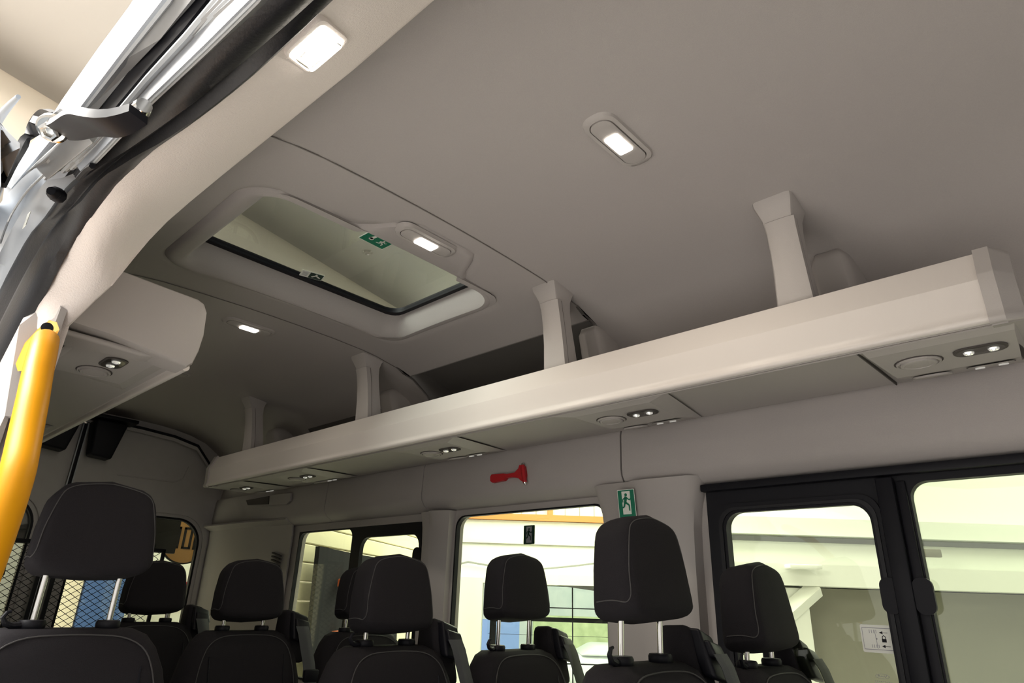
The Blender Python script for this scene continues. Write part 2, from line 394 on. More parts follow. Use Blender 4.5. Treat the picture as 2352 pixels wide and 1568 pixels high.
# window 1: outer black frame, centre bar, sliding sash and fixed pane
def winframe(parent, y0, y1, z0, z1, cells, x=1.853, t=.03, r=.02):
    ys = [y0] + [lerp(a[1], b[0], .5) for a, b in zip(cells, cells[1:])] + [y1]
    for (c0, c1, zz0, zz1, cr), a, b in zip(cells, ys, ys[1:]):
        plate('window_frame', (a, b, z0, z1), (c0, c1, zz0, zz1), cr, FX(x), t, 'black', parent)
winframe(w1, -1.2, .925, .63, 1.3475, [(-1.0, .382, .70, 1.306, .04), (.475, .868, .70, 1.262, .045)])
pane('pane', -1.05, .43, .66, 1.33, .03, 1.872, 'wing2', w1); pane('pane', .43, .9, .66, 1.3, .03, 1.868, 'wing', w1)
# sash step and centre bar
ringband('sash', rrect(.452, .90, .66, 1.285, .05), rrect(.478, .865, .70, 1.259, .045), FX(1.843), .012, 'black', w1)
ringband('sash', rrect(.462, .885, .68, 1.274, .05), rrect(.471, .874, .69, 1.266, .048), FX(1.838), .006, 'rubber', w1)
box('centre_bar', (1.842, .431, .98), (.022, .040, .68), 'black', w1, .004)
box('centre_bar', (1.85, .398, .98), (.012, .022, .66), 'black', w1, .003)
box('header_bar', (1.845, -.1, 1.335), (.035, 2.06, .022), 'black', w1, .004)
for yc in (.391, .462):
    slab('latch', rrect(yc - .021, yc + .021, 1.0, 1.082, .019), FX(1.836), .012, 'black', w1)
# window 2
w2 = struct(bpy.data.objects.new('window_2', None)); COL.objects.link(w2)
ringband('gasket', rrect(1.298, 2.057, .618, 1.324, .05), rrect(1.305, 2.05, .625, 1.318, .05), FX(1.864), .02, 'black', w2)
pane('pane', 1.30, 2.055, .62, 1.32, .05, 1.878, 'wing', w2)
# window 3
w3 = struct(bpy.data.objects.new('window_3', None)); COL.objects.link(w3)
winframe(w3, 2.264, 3.303, .622, 1.3125, [(2.285, 2.725, .70, 1.262, .055), (2.80, 3.297, .63, 1.3075, .045)], 1.862, .02)
pane('pane', 2.27, 3.30, .63, 1.31, .03, 1.874, 'wing', w3)
slab('latch', rrect(2.255, 2.31, 1.13, 1.205, .026), FX(1.85), .014, 'black', w3)
# ------------------------------------------------------------------ rear doors
YR = 4.3
FYr = FY(YR)
for nm, o_, h_ in (('door_1', (.972, 1.86, .0, 1.96), (1.07, 1.745, .55, 1.415)), ('door_2', (.10, .958, .0, 1.96), (.22, .86, .55, 1.44))):
    d = struct(bpy.data.objects.new(nm, None)); COL.objects.link(d)
    plate('door_panel', o_, h_, .15, FYr, .05, 'doorm', d, n=8)
    ringband('window_recess', rrect(h_[0] - .045, h_[1] + .045, h_[2] - .04, h_[3] + .04, .18, 8), rrect(h_[0] - .02, h_[1] + .02, h_[2] - .02, h_[3] + .02, .165, 8), FY(YR - .012), .014, 'doorm', d)
    ringband('gasket', rrect(*h_, .15, 8), rrect(h_[0] + .012, h_[1] - .012, h_[2] + .012, h_[3] - .012, .14, 8), FY(YR - .002), .03, 'black', d)
    slab('pane', rrect(h_[0], h_[1], h_[2], h_[3], .15, 8), FY(YR + .03), .004, 'wing', d)
    s = 1 if nm == 'door_1' else -1; xs = .965 + s * .012
    box('edge_seal', (xs, YR - .02, .95), (.006, .012, 1.86), 'alu', d)
    ox = (o_[0] + o_[1]) / 2
    tube('pressed_line', [Vector((ox - .22, YR - .002, 1.62)), Vector((ox + .1, YR - .002, 1.625)), Vector((ox + .15, YR - .002, 1.65)), Vector((ox + .17, YR - .002, 1.73))], .004, 'doorm', d, 6)
box('trim_6', (.965, YR + .01, .95), (.022, .03, 1.86), 'black')['kind'] = 'structure'
struct(loft('trim_7', [[Vector((x, y, zroof(x) - .045 - .0)) for x in (.25, .5, .75, 1.0, 1.25, 1.45, 1.60)] + [Vector((1.72, y, 1.74)), Vector((1.80, y, 1.64))] for y in (4.25, 4.29)], 'black', thick=.012))
struct(loft('trim_8', [[Vector((x, 4.27 + .0, zroof(x) - .05 - e)) for x in (.25, .5, .75, 1.0, 1.25, 1.45, 1.60)] + [Vector((1.72, 4.27, 1.735 - e)), Vector((1.80, 4.27, 1.635 - e))] for e in (.01, .03)], 'doorm', thick=.012))
for x, dz, lb in ((.83, 0, 'black latch housing over the rear doors, the one nearer the yellow handrail'), (1.06, -.01, 'black latch housing over the rear doors, the one nearer the long shelf')):
    t = thing('door_latch', lb, 'latch', (x, 4.2, 1.9), group='latch housings over the rear doors')
    hull('housing', [(-.06, -.03, -.20 + dz), (.05, -.03, -.21 + dz), (.05, .07, -.21 + dz), (-.06, .07, -.20 + dz), (-.08, -.05, -.01), (.09, -.05, -.01), (.09, .08, -.01), (-.08, .08, -.01)], 'black', t, .012)
    box('mounting_plate', (0.01, .0, .005), (.24, .16, .02), 'black', t, .004)
# mesh guard inside rear windows
def guard(x0, x1, z0, z1, lb):
    t = thing('window_guard', lb, 'window guard', ((x0 + x1) / 2, 4.22, z0), group='mesh guards on the rear door windows')
    bm = bmesh.new(); cw, ch = .025, .0165; nx = int((x1 - x0) / cw); nz = int((z1 - z0) / ch)
    y = 4.22
    for i in range(nx):
        for j in range(nz):
            cx_, cz_ = x0 + i * cw, z0 + j * ch
            # one S-bent diagonal per cell, alternating
            a, b = ((cx_, cz_), (cx_ + cw, cz_ + ch)) if (i + j) % 2 else ((cx_, cz_ + ch), (cx_ + cw, cz_))
            d = Vector((b[0] - a[0], 0, b[1] - a[1])).normalized(); n_ = Vector((-d.z, 0, d.x)) * .0014
            A = Vector((a[0], y, a[1])); B = Vector((b[0], y, b[1]))
            v = [bm.verts.new(A + n_), bm.verts.new(A - n_), bm.verts.new(B - n_), bm.verts.new(B + n_)]
            q = [bm.verts.new(k.co + Vector((0, .002, 0))) for k in v]
            bm.faces.new(v); bm.faces.new(list(reversed(q)))
            for s_ in range(4): bm.faces.new((v[s_], v[(s_ + 1) % 4], q[(s_ + 1) % 4], q[s_]))
    place(frombm('mesh', bm, 'black', smooth=False), t)
    fr = bmesh.new()
    for c, s in ((((x0 + x1) / 2, y, z0), (x1 - x0 + .02, .015, .02)), (((x0 + x1) / 2, y, z1), (x1 - x0 + .02, .015, .02)), ((x0, y, (z0 + z1) / 2), (.02, .015, z1 - z0)), ((x1, y, (z0 + z1) / 2), (.02, .015, z1 - z0))): box_bm(c, s, .003, bm=fr)
    place(frombm('guard_frame', fr, 'black'), t)
guard(.24, .93, .62, 1.215, 'black diamond mesh guard across the rear door window behind the large headrest')
guard(1.0, 1.52, .62, 1.215, 'black diamond mesh guard across the rear door window with the round sign outside')
# ================================================================== FAR LUGGAGE SHELF
def shelfprof(s=1):
    bead = [(1.4175 + .0095 * math.cos(math.radians(a)), 1.524 + .0095 * math.sin(math.radians(a))) for a in range(-20, -215, -15)]
    p = [(1.80, 1.70), (1.80, 1.545), (1.62, 1.538), (1.50, 1.530), (1.452, 1.523), (1.443, 1.520), (1.440, 1.528), (1.429, 1.528)] + bead + [(1.4115, 1.534), (1.4120, 1.542), (1.4095, 1.572), (1.4070, 1.602), (1.4095, 1.608), (1.421, 1.632), (1.434, 1.662), (1.438, 1.671), (1.444, 1.674), (1.450, 1.664), (1.450, 1.566), (1.50, 1.56), (1.78, 1.565), (1.78, 1.70)]
    return p if s == 1 else [(2 * XC - x, z) for x, z in p]
def shelf(sgn, y0, y1, label, near):
    t = thing('luggage_shelf', label, 'shelf', (XC + sgn * .6, (y0 + y1) / 2, 1.53), group='overhead luggage shelves')
    p = shelfprof(1 if sgn > 0 else -1)
    fr, un = p[6:-3], p[0:7] + p[-4:]
    ys = [y0 + (y1 - y0) * k / 6 for k in range(7)]
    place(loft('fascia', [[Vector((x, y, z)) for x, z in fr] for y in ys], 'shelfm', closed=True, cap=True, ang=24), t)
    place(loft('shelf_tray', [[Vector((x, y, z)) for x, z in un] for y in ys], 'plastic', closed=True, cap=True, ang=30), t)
    # end caps
    def off(q, d): return [(XC + (x - XC) + (-sgn) * d * (1 if abs(x - XC) < .5 else 0), z + d * (1 if z > 1.6 else -1) * .8) for x, z in q]
    o = p[2:-4]
    for ya, yb, yc in ((y0 + .004, y0 - .022, y0 - .05), (y1 - .004, y1 + .03, y1 + .09)):
        q = off(o, .007); c2 = [(lerp(x, XC + sgn * .70, .12), lerp(z, 1.59, .12)) for x, z in q]
        secs = [[Vector((x, ya, z)) for x, z in o], [Vector((x, ya, z)) for x, z in q], [Vector((x, yb, z)) for x, z in q], [Vector((x, yc, z)) for x, z in c2]]
        place(loft('end_cap', secs, 'plastic', closed=True, cap=True, ang=35), t)
    return t
sh = shelf(1, .10, 3.52, 'long beige overhead luggage shelf running along the window side of the van', False)
# grooves on the fascia underside
place(tube('underside_bead', [(1.452, .10, 1.5205), (1.452, 3.52, 1.5205)], .0022, 'plastic', None, 6), sh)
# passenger service units under the shelf
def rb(c, n, s, bm=None): pass
def unit(y, label, flip=1, x0=1.455, x1=1.79, mir=False):
    mx = (lambda x: 2 * XC - x) if mir else (lambda x: x)
    t = thing('reading_light_unit', label, 'reading light', (mx(1.6), y, 1.53), group='air and reading light units under the shelves')
    def P(x, yy, z): return Vector((mx(x), y + yy, z)) - Vector((mx(1.6), y, 1.53))
    # body: trapezoid block proud of the tray with a slanted outer face
    zt = lambda x: 1.5235 + (x - 1.452) * .04
    a, b = .135, .125
    c = [P(x0, -.135 if y < .3 else -.20, zt(x0) - .001), P(x0, .135 if y < .3 else .205, zt(x0) - .001), P(x1, .13, zt(x1) + .004), P(x1, -.13, zt(x1) + .004)]
    f = [P(x0 + .03, -.13, zt(x0) - .008), P(x0 + .03, .13, zt(x0) - .008), P(1.655, .115, 1.513), P(1.655, -.12, 1.513)]
    g = [P(1.745, .10, 1.533), P(1.745, -.115, 1.533)]
    bm = bmesh.new(); V = {k: [bm.verts.new(v) for v in vv] for k, vv in (('c', c), ('f', f), ('g', g))}
    cc, ff, gg = V['c'], V['f'], V['g']
    for q in ((ff[0], ff[1], ff[2], ff[3]), (ff[3], ff[2], gg[0], gg[1]), (cc[0], cc[1], ff[1], ff[0]), (cc[1], cc[2], gg[0], ff[2], ff[1]), (cc[2], cc[3], gg[1], gg[0]), (cc[3], cc[0], ff[0], ff[3], gg[1])):
        bm.faces.new(q)
    frombm('housing', bm, 'plastic', t, True, 12)
    # nozzle: outer ring, inner disc with a crescent step
    def zf(x): return 1.5156 - (x - 1.485) * .0155
    def disc(name, cx_, cy_, rads, m, par=t, sq=.85):
        secs = [[P(cx_ + r * sq * math.cos(k * math.pi / 12), cy_ + r * math.sin(k * math.pi / 12), zf(cx_) - h) for k in range(24)] for r, h in rads]
        return loft(name, secs, m, par, closed=True, cap=True, ang=30)
    s = flip
    disc('nozzle', 1.568, s * .052, [(.044, 0), (.0435, .004), (.040, .005), (.0385, .002), (.036, .002), (.035, .007), (.029, .008), (.028, .0065), (.004, .008)], 'plastic')
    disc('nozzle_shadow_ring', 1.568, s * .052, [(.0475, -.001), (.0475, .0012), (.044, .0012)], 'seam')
    # oblong lens with two LEDs
    ring = rrect(-.105, -.02, 1.538, 1.578, .018, 5)
    fz = lambda u, v, w_: P(v, u * s, zf(v) - .001 - w_)
    slab('lens_bezel', rrect(-.110, -.015, 1.533, 1.583, .022, 5), fz, .002, 'seam', t)
    ls = slab('lens', ring, lambda u, v, w_: P(v, u * s, zf(v) - .0032 - w_), .0025, 'lens', t)
    for u in (-.085, -.042):
        secs = [[P(1.558 + r * math.cos(k * math.pi / 5), u * s + r * math.sin(k * math.pi / 5), zf(1.558) - h) for k in range(10)] for r, h in ((.0105, .0045), (.009, .0075), (.005, .006), (.0035, .0095), (.001, .010))]
        loft('led', secs, 'led', t, closed=True, cap=True, ang=20)
    # second, slanted row
    def SL(u, v, w_): # v 0..1 down the slanted face
        return P(lerp(1.662, 1.74, v), u * s, lerp(1.5125, 1.531, v) - .001 - w_)
    rs = lambda a_, b_, c_, d_, r_: [(u_, v_ / .08) for u_, v_ in rrect(a_, b_, c_ * .08, d_ * .08, r_, 4)]
    slab('lens_bezel', rs(-.108, -.017, .12, .58, .015), SL, .0006, 'seam', t)
    slab('lens', rs(-.105, -.02, .15, .55, .013), SL, .0012, 'plastic', t)
    for u in (-.085, -.042): slab('led', rs(u - .009, u + .009, .24, .46, .006), lambda a_, b_, w_: SL(a_, b_, w_ + .003), .003, 'led', t)
    slab('nozzle', [(.052 + .04 * math.cos(k * math.pi / 10), .5 + .40 * math.sin(k * math.pi / 10)) for k in range(20)], SL, .005, 'plastic', t)
    return t
unit(.205, 'reading light and air nozzle unit at the shelf end nearest the black-framed sliding window')
unit(1.015, 'reading light and air nozzle unit above the pillar bearing the green exit sticker')
unit(1.84, 'reading light and air nozzle unit just behind the red hammer under the shelf')
unit(2.83, 'reading light and air nozzle unit above the rearmost side window, small and dim')
unit(3.44, 'last reading light and air nozzle unit at the rear tip of the long shelf')
# dark joint left of the nearest unit
struct(hull('trim_9', [(x, .349 + dy, 1.5222 + .045 * (x - 1.452) + dz) for dz in (0, .012) for x, dy in ((1.452, 0), (1.452, .0028), (1.79, .0028), (1.79, 0))], 'seam', None, 0))
struct(hull('trim_20', [(1.475, .098, 1.521), (1.475, .092, 1.521), (1.745, .070, 1.531), (1.745, .085, 1.531), (1.475, .098, 1.53), (1.475, .092, 1.53), (1.745, .070, 1.54), (1.745, .085, 1.54)], 'seam', None, 0))
# ------------------------------------------------------------------ shelf posts
def post(y, zb, label, sgn=1, top=1.955):
    t = thing('shelf_post', label, 'shelf post', (XC + sgn * .475, y, zb), group='curved posts holding the shelf to the roof')
    L = [(zb, 1.462, 1.535, .044), (1.66, 1.462, 1.535, .043), (1.70, 1.459, 1.53, .041), (1.76, 1.454, 1.52, .038), (1.82, 1.446, 1.508, .036), (1.87, 1.436, 1.50, .0355), (1.905, 1.425, 1.497, .038), (1.925, 1.414, 1.50, .044), (1.938, 1.405, 1.505, .048), (top, 1.400, 1.51, .049)]
    secs = []
    for z, xa, xb, h in L:
        if sgn < 0: xa, xb = 2 * XC - xa, 2 * XC - xb
        r = .010; d = 1 if xb > xa else -1
        secs.append([Vector(v) - Vector(t.location) for v in ((xa, y - h + r, z), (xa + d * r * .3, y - h + r * .3, z), (xa + d * r, y - h, z), (xb, y - h, z), (xb, y + h, z), (xa + d * r, y + h, z), (xa + d * r * .3, y + h - r * .3, z), (xa, y + h - r, z))])
    loft('post_body', secs, 'plastic', t, closed=True, cap=True, ang=35)
    # applied cover panel with thin joint
    cs = []; js = []
    for z, xa, xb, h in L[1:6] + [(1.895, 1.4285, 1.497, .037)]:
        if sgn < 0: xa = 2 * XC - xa
        d = -1 if sgn > 0 else 1
        hh = h - .004
        cs.append([Vector((xa + d * e, y + s, z)) - Vector(t.location) for e, s in ((-.02, -h - .0025), (-.002, -h - .0025), (.0022, -hh + .008), (.0028, 0), (.0028, hh - .004), (-.002, hh), (-.01, hh))])
    loft('cover_panel', cs, 'plastic', t, ang=50, thick=-.001)
    frombm('panel_joint', tube_bm([c_[0] + Vector((.002, 0, 0)) * sgn for c_ in cs], .0009, 6), 'seam2', t)
    for c_, nm_ in ((cs[0], 'panel_joint'), (cs[-1], 'panel_joint')): frombm(nm_, tube_bm([c_[1], c_[2], c_[3], c_[4], c_[5]], .0008, 6), 'seam2', t)
    return t
post(.465, 1.60, 'curved beige shelf post nearest the open door, widest and largest')
post(1.205, 1.60, 'curved beige shelf post beside the front corner of the roof hatch')
post(2.235, 1.60, 'curved beige shelf post beside the rear corner of the roof hatch')
post(3.25, 1.60, 'dim curved shelf post at the rear end of the long shelf')
# wall-side bulges behind the posts
def bulge(y, h, top, xin, label):
    t = thing('shelf_bracket_cover', label, 'bracket cover', (1.78, y, 1.56), group='bracket covers on the wall behind the posts')
    secs = []
    for k, (z, x, hh) in enumerate(((1.56, xin + .05, h), (1.70, xin + .035, h), (top - .10, xin + .01, h * .95), (top - .04, xin - .01, h * .88), (top - .015, xin - .002, h * .78), (top, xin + .03, h * .6))):
        secs.append([Vector((xx - 1.78, yy, z - 1.56)) for xx, yy in ((1.85, -hh - .02), (x + .03, -hh), (x + .004, -hh + .012), (x, -hh * .6), (x, hh * .6), (x + .004, hh - .012), (x + .03, hh), (1.85, hh + .02))])
    loft('cover', secs, 'plastic', t, closed=True, cap=True, ang=60)
bulge(.425, .055, 1.905, 1.655, 'rounded beige bracket cover on the wall behind the widest shelf post')
bulge(1.215, .055, 1.90, 1.66, 'rounded beige bracket cover behind the post by the hatch front corner')
bulge(2.36, .06, 1.895, 1.66, 'rounded beige bracket cover behind the post by the hatch rear corner')
bulge(3.42, .07, 1.87, 1.66, 'dim rounded bracket cover behind the rearmost shelf post')
# ================================================================== NEAR SHELF (door side, seen end-on)
ns = thing('luggage_shelf', 'beige overhead luggage shelf on the door side, seen end-on behind the open door frame', 'shelf', (.37, 2.5, 1.53), group='overhead luggage shelves')
pn = [(max(.215, 2 * XC - x), z) for x, z in shelfprof(1)]
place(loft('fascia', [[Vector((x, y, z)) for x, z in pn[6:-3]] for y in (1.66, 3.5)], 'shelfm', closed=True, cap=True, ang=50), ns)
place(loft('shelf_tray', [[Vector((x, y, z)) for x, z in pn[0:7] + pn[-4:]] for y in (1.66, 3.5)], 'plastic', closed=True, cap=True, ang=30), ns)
capo = [(.215, 1.70), (.36, 1.694), (.48, 1.689), (.528, 1.687), (.545, 1.680), (.556, 1.66), (.5605, 1.60), (.557, 1.555), (.549, 1.520), (.538, 1.508), (.500, 1.512), (.36, 1.531), (.25, 1.536), (.215, 1.54)]
def sc(q, k): return [(lerp(x, .36, k), lerp(z, 1.61, k)) for x, z in q]
place(loft('end_cap', [[Vector((x, 1.68, z)) for x, z in capo], [Vector((x, 1.612, z)) for x, z in capo], [Vector((x, 1.602, z)) for x, z in sc(capo, .02)], [Vector((x, 1.598, z)) for x, z in sc(capo, .06)]], 'plastic', closed=True, cap=True, ang=40), ns)
u = unit(1.80, 'dark air nozzle unit under the door-side shelf, beside the yellow handrail', mir=True)
place(hull('unit_fairing', [(.22, 1.62, 1.517), (.44, 1.62, 1.512), (.43, 1.66, 1.508), (.24, 1.70, 1.509), (.20, 1.62, 1.53), (.50, 1.62, 1.525), (.50, 1.70, 1.525), (.2, 1.70, 1.53)], 'plastic', None, .006), ns)
unit(2.9, 'dark air nozzle unit farther back under the door-side shelf', mir=True)
# ================================================================== DOME LAMPS
def dome(x, y, z, label, L=.2, W=.078, lx=.066, ly=.035, off=.0, power=2.2, name='dome_lamp'):
    t = thing(name, label, 'ceiling lamp', (x, y, z), group='lit lamps in the headliner')
    fz = lambda u, v, w_: Vector((u, v, -w_))
    ro = rrect(-L / 2, L / 2, -W / 2, W / 2, W * .42, 6); ri = rrect(-L / 2 + .013, L / 2 - .012, -W / 2 + .010, W / 2 - .010, W * .33, 6); rj = rrect(-L / 2 + .016, L / 2 - .015, -W / 2 + .013, W / 2 - .013, W * .28, 6)
    secs = [[Vector((u * k, v * k, zz)) for u, v in r_] for r_, k, zz in ((ro, 1.07, .002), (ro, 1.02, -.002), (ro, .98, -.008), (ri, 1.0, -.0095), (ri, .985, -.006))]
    loft('bezel', secs, 'plastic', t, closed=True, cap=False, ang=50)
    loft('bezel_joint', [[Vector((u, v, -.006)) for u, v in ri], [Vector((u * .96, v * .96, -.0062)) for u, v in ri]], 'seam', t, closed=True)
    loft('lamp_body', [[Vector((u, v, zz)) for u, v in r_] for r_, zz in ((rj, -.006), (rj, -.0105))] + [[Vector((u * .9, v * .9, -.0125)) for u, v in rj]], 'plastic', t, closed=True, cap=True, ang=50)
    ring = rrect(off - lx / 2, off + lx / 2, -ly / 2, ly / 2, .005, 3)
    ls = slab('lens', ring, lambda u, v, w_: Vector((u, v, -.012 - w_)), .004, 'lamp', t)
    for k in range(3): slab('lens_mark', [(off + lx / 2 - .014 + k * .003, ly * (-.3 + .06 * k)), (off + lx / 2 - .0125 + k * .003, ly * (-.3 + .06 * k)), (off + lx / 2 - .0125 + k * .003, ly * .1), (off + lx / 2 - .014 + k * .003, ly * .1)], lambda u, v, w_: Vector((u, v, -.0161 - w_)), .0004, 'lampd', ls)
    l = area('lamp_bulb', (off, 0, -.022), lx * .8, ly * .8, power, (1, .9, .76)); l.parent = t
    return t
dome(.995, .637, 1.964, 'lit oval lamp alone in the middle of the plain grey-beige headliner')
dome(.992, 1.295, 1.957, 'lit oval lamp set in the swollen rim of the roof hatch', W=.07)
dome(.972, 2.335, 1.964, 'lit oval lamp in the dark headliner between the roof hatch and the rear doors', power=1.2)
dome(1.0, 3.15, 1.962, 'small lit lamp at the far rear of the headliner above the door-side shelf edge', L=.15, W=.08, lx=.045, ly=.045, off=-.035, power=.6)
# ================================================================== SLIDING DOOR OPENING
def line(pts, x): return [onx(p, xx) for p, xx in zip(pts, x if isinstance(x, (list, tuple)) else [x] * len(pts))]
def extend(pl, y=-1.2):      # carry a polyline forward, parallel to the van
    p0 = pl[0]; return [Vector((p0.x, y, p0.z - .03)), Vector((p0.x, (y + p0.y) / 2, p0.z - .008))] + pl
def resample(pl, n):
    ls = [0]
    for a, b in zip(pl, pl[1:]): ls.append(ls[-1] + (b - a).length)
    out = []
    for k in range(n):
        s = ls[-1] * k / (n - 1); i = max(j for j in range(len(ls)) if ls[j] <= s + 1e-9); i = min(i, len(pl) - 2)
        out.append(pl[i].lerp(pl[i + 1], (s - ls[i]) / max(1e-9, ls[i + 1] - ls[i])))
    return out
def smoothpl(pl, it=2):
    for _ in range(it): pl = [pl[0]] + [(pl[i - 1] + pl[i] * 2 + pl[i + 1]) / 4 for i in range(1, len(pl) - 1)] + [pl[-1]]
    return pl
# inner edge of the trim and the matching seal-side edge, sampled in pairs down to the foot of the pillar
pin = [((990, 0), .38), ((800, 165), .38), ((620, 310), .38), ((500, 407), .378), ((430, 465), .372), ((376, 512), .36), ((335, 554), .342), ((303, 592), .325), ((277, 624), .31), ((249, 659), .295), ((212, 692), .28), ((172, 731), .262), ((150, 752), .255), ((100, 900), .25), ((60, 1000), .245), ((-60, 1180), .24)]
pse = [((714, 0), .212), ((600, 125), .212), ((490, 226), .212), ((395, 307), .212), ((340, 352), .212), ((305, 382), .212), ((277, 410), .212), ((243, 443), .211), ((213, 480), .21), ((181, 525), .209), ((150, 570), .208), ((119, 626), .206), ((100, 668), .204), ((50, 765), .20), ((0, 860), .198), ((-120, 1080), .19)]
PI_ = extend([onx(p, x) for p, x in pin]); PS = extend([onx(p, x) for p, x in pse])
secs = []
for i in range(6):
    t = i / 5; secs.append([a.lerp(b, t) + Vector((-.012 * math.sin(math.pi * t) * .3, 0, -.010 * math.sin(math.pi * t))) for a, b in zip(PS, PI_)])
# roll the inner edge up and away from the cabin, roll the seal edge under
secs.append([b + Vector((.006, .0, .006)) for b in PI_]); secs.append([b + Vector((.006, .01, .022)) for b in PI_]); secs.append([b + (b - CAM).normalized() * .05 for b in PI_]); secs.append([b + (b - CAM).normalized() * .17 for b in PI_])
away = lambda a: (a - CAM).normalized()
secs.insert(0, [a + away(a) * .015 for a in PS]); secs.insert(0, [a + away(a) * .06 for a in PS])
trim = struct(loft('trim_10', secs, 'trim', ang=60))
# rubber seal: two bulbs along the opening
seam_o = [((622, 0), .165), ((520, 92), .165), ((440, 165), .165), ((335, 257), .165), ((268, 315), .165), ((220, 359), .166), ((166, 420), .168), ((128, 474), .17), ((80, 538), .172), ((41, 611), .174), ((0, 690), .176), ((-90, 880), .176)]
PO = smoothpl(resample(extend([onx(p, x) for p, x in seam_o]), 60), 1)
PSr = smoothpl(resample(PS[:-1], 60), 2)
tt = thing('door_seal', 'black rubber weather seal framing the open side door, double ribbed', 'door seal', (.19, 1.0, 1.6))
seal_secs = []
for i, (a, b) in enumerate(zip(PO, PSr)):
    ys = []
    d = (b - a); tg_ = PO[min(i + 1, 59)] - PO[max(i - 1, 0)]; n_ = tg_.cross(d).normalized()
    if n_.dot(Vector((0, .3, 1.0)) - a) < 0: n_ = -n_
    for t, h in ((-.02, -.02), (0, .002), (.12, .010), (.25, .0145), (.38, .011), (.47, .003), (.52, .002), (.60, .010), (.74, .016), (.88, .012), (.98, .003), (1.0, -.012)):
        ys.append(a + d * (t if t < .98 else t + .04) + n_ * (h + .008))
    seal_secs.append(ys)
place(loft('seal_strip', seal_secs, 'rubber', ang=60), tt)
# thin pale edge line between seal and trim lamp side
# body header: strips from the seal outwards
Ls = {
 'a': [((606, 0), .163), ((505, 90), .163), ((420, 165), .163), ((345, 235), .163), ((290, 292), .163), ((236, 350), .163), ((200, 385), .163)],
 'b': [((587, 0), .155), ((476, 109), .155), ((391, 190), .155), ((340, 238), .155), ((279, 306), .155), ((221, 367), .155), ((190, 395), .155)],
 'c': [((548, 0), .15), ((444, 88), .15), ((342, 197), .15), ((305, 245), .15), ((240, 320), .15), ((195, 367), .15), ((180, 380), .15)],
 'd': [((493, 0), .14), ((425, 85), .14), ((340, 177), .14), ((265, 265), .14), ((208, 330), .14), ((165, 370), .14), ((140, 395), .14)],
 'e': [((449, 0), .13), ((374, 85), .13), ((299, 160), .13), ((231, 252), .13), ((185, 320), .13), ((140, 375), .13), ((107, 414), .13)],
 'f': [((396, 0), .118), ((292, 133), .118), ((206, 245), .118), ((170, 285), .118), ((132, 325), .118), ((100, 360), .118), ((82, 384), .118)],
 'g': [((384, 0), .112), ((280, 133), .112), ((194, 245), .112), ((160, 285), .112), ((122, 325), .112), ((80, 375), .112), ((30, 435), .112)],
 'h': [((318, 0), .105), ((235, 110), .105), ((148, 232), .105), ((118, 278), .105), ((88, 318), .105), ((48, 358), .105), ((0, 412), .105)]}
LL = {k: extend([onx(p, x) for p, x in v]) for k, v in Ls.items()}
def strip(name, ks, m, lift=None, par=None, thick=.004):
    secs = [[v + Vector((0, 0, (lift or {}).get(k, 0))) for v in LL[k]] for k in ks]
    return loft(name, secs, m, par, ang=30, thick=thick)
body = struct(bpy.data.objects.new('trim_11', None)); COL.objects.link(body)
strip('header_lip', 'ab', 'greyp', par=body)
strip('groove', 'bc', 'track', {'b': .001, 'c': .001}, par=body)
# two ribs of the roller track
for k in range(4):
    A = [LL['c'][i].lerp(LL['d'][i], (k + .5) / 4) for i in range(9)]
    frombm('track_rib', tube_bm(A, .0045, 6), 'alu' if k % 2 else 'greyp', body)
strip('groove', 'cd', 'track', {'c': .004, 'd': .004}, par=body)
strip('black_channel', 'de', 'black', {'d': .012, 'e': .010}, par=body)
strip('rail_face', 'ef', 'greyp', par=body)
strip('rail_ridge', 'fg', 'alu', par=body)
strip('painted_edge', 'gh', 'paint', par=body)
frombm('ridge_bead', tube_bm(LL['c'], .003, 6), 'alu', body); frombm('ridge_bead', tube_bm(LL['b'], .002, 6), 'alu', body)
# outer skin going up from the painted edge
hh = LL['h']
loft('outer_skin', [[v + Vector((-.004, 0, 0)) for v in hh], [Vector((v.x + .012, v.y + .01, v.z + .012)) for v in hh], [Vector((v.x + .03, v.y + .04, 1.99)) for v in hh], [Vector((.3, v.y + .04, 2.06)) for v in hh]], 'paint', body, ang=40)
# rear jamb: painted surface between the seal and the outer edge
jo = [((82, 384), .112), ((50, 410), .110), ((22, 440), .108), ((-10, 480), .106), ((-60, 560), .104), ((-160, 760), .10)]
jm = [((107, 414), .130), ((85, 440), .130), ((60, 470), .130), ((30, 520), .130), ((-10, 600), .130), ((-120, 800), .130)]
ji = [((205, 385), .166), ((166, 425), .168), ((128, 478), .17), ((80, 542), .172), ((41, 615), .174), ((-60, 830), .176)]
J = [[onx(p, x) for p, x in q] for q in (jo, jm, ji)]
loft('rear_jamb', [J[0], J[1], [a.lerp(b, .45) + Vector((0, .012, 0)) for a, b in zip(J[1], J[2])], J[2]], 'paint', body, ang=60)
loft('rear_jamb', [[v + (v - CAM).normalized() * .05 for v in J[0]], J[0]], 'paint', body)
frombm('jamb_bead', tube_bm(smoothpl(resample([onx(p, .117) for p in ((110, 392), (60, 440), (20, 500), (0, 560))], 14)), .0022, 6), 'alu', body)
# track end piece
te = hull('track_end', [onx((80, 382), .10), onx((108, 414), .118), onx((130, 400), .125), onx((105, 370), .105), onx((178, 290), .105), onx((214, 330), .13), onx((235, 300), .135), onx((200, 262), .11)], 'greyp', body, .003, 2)
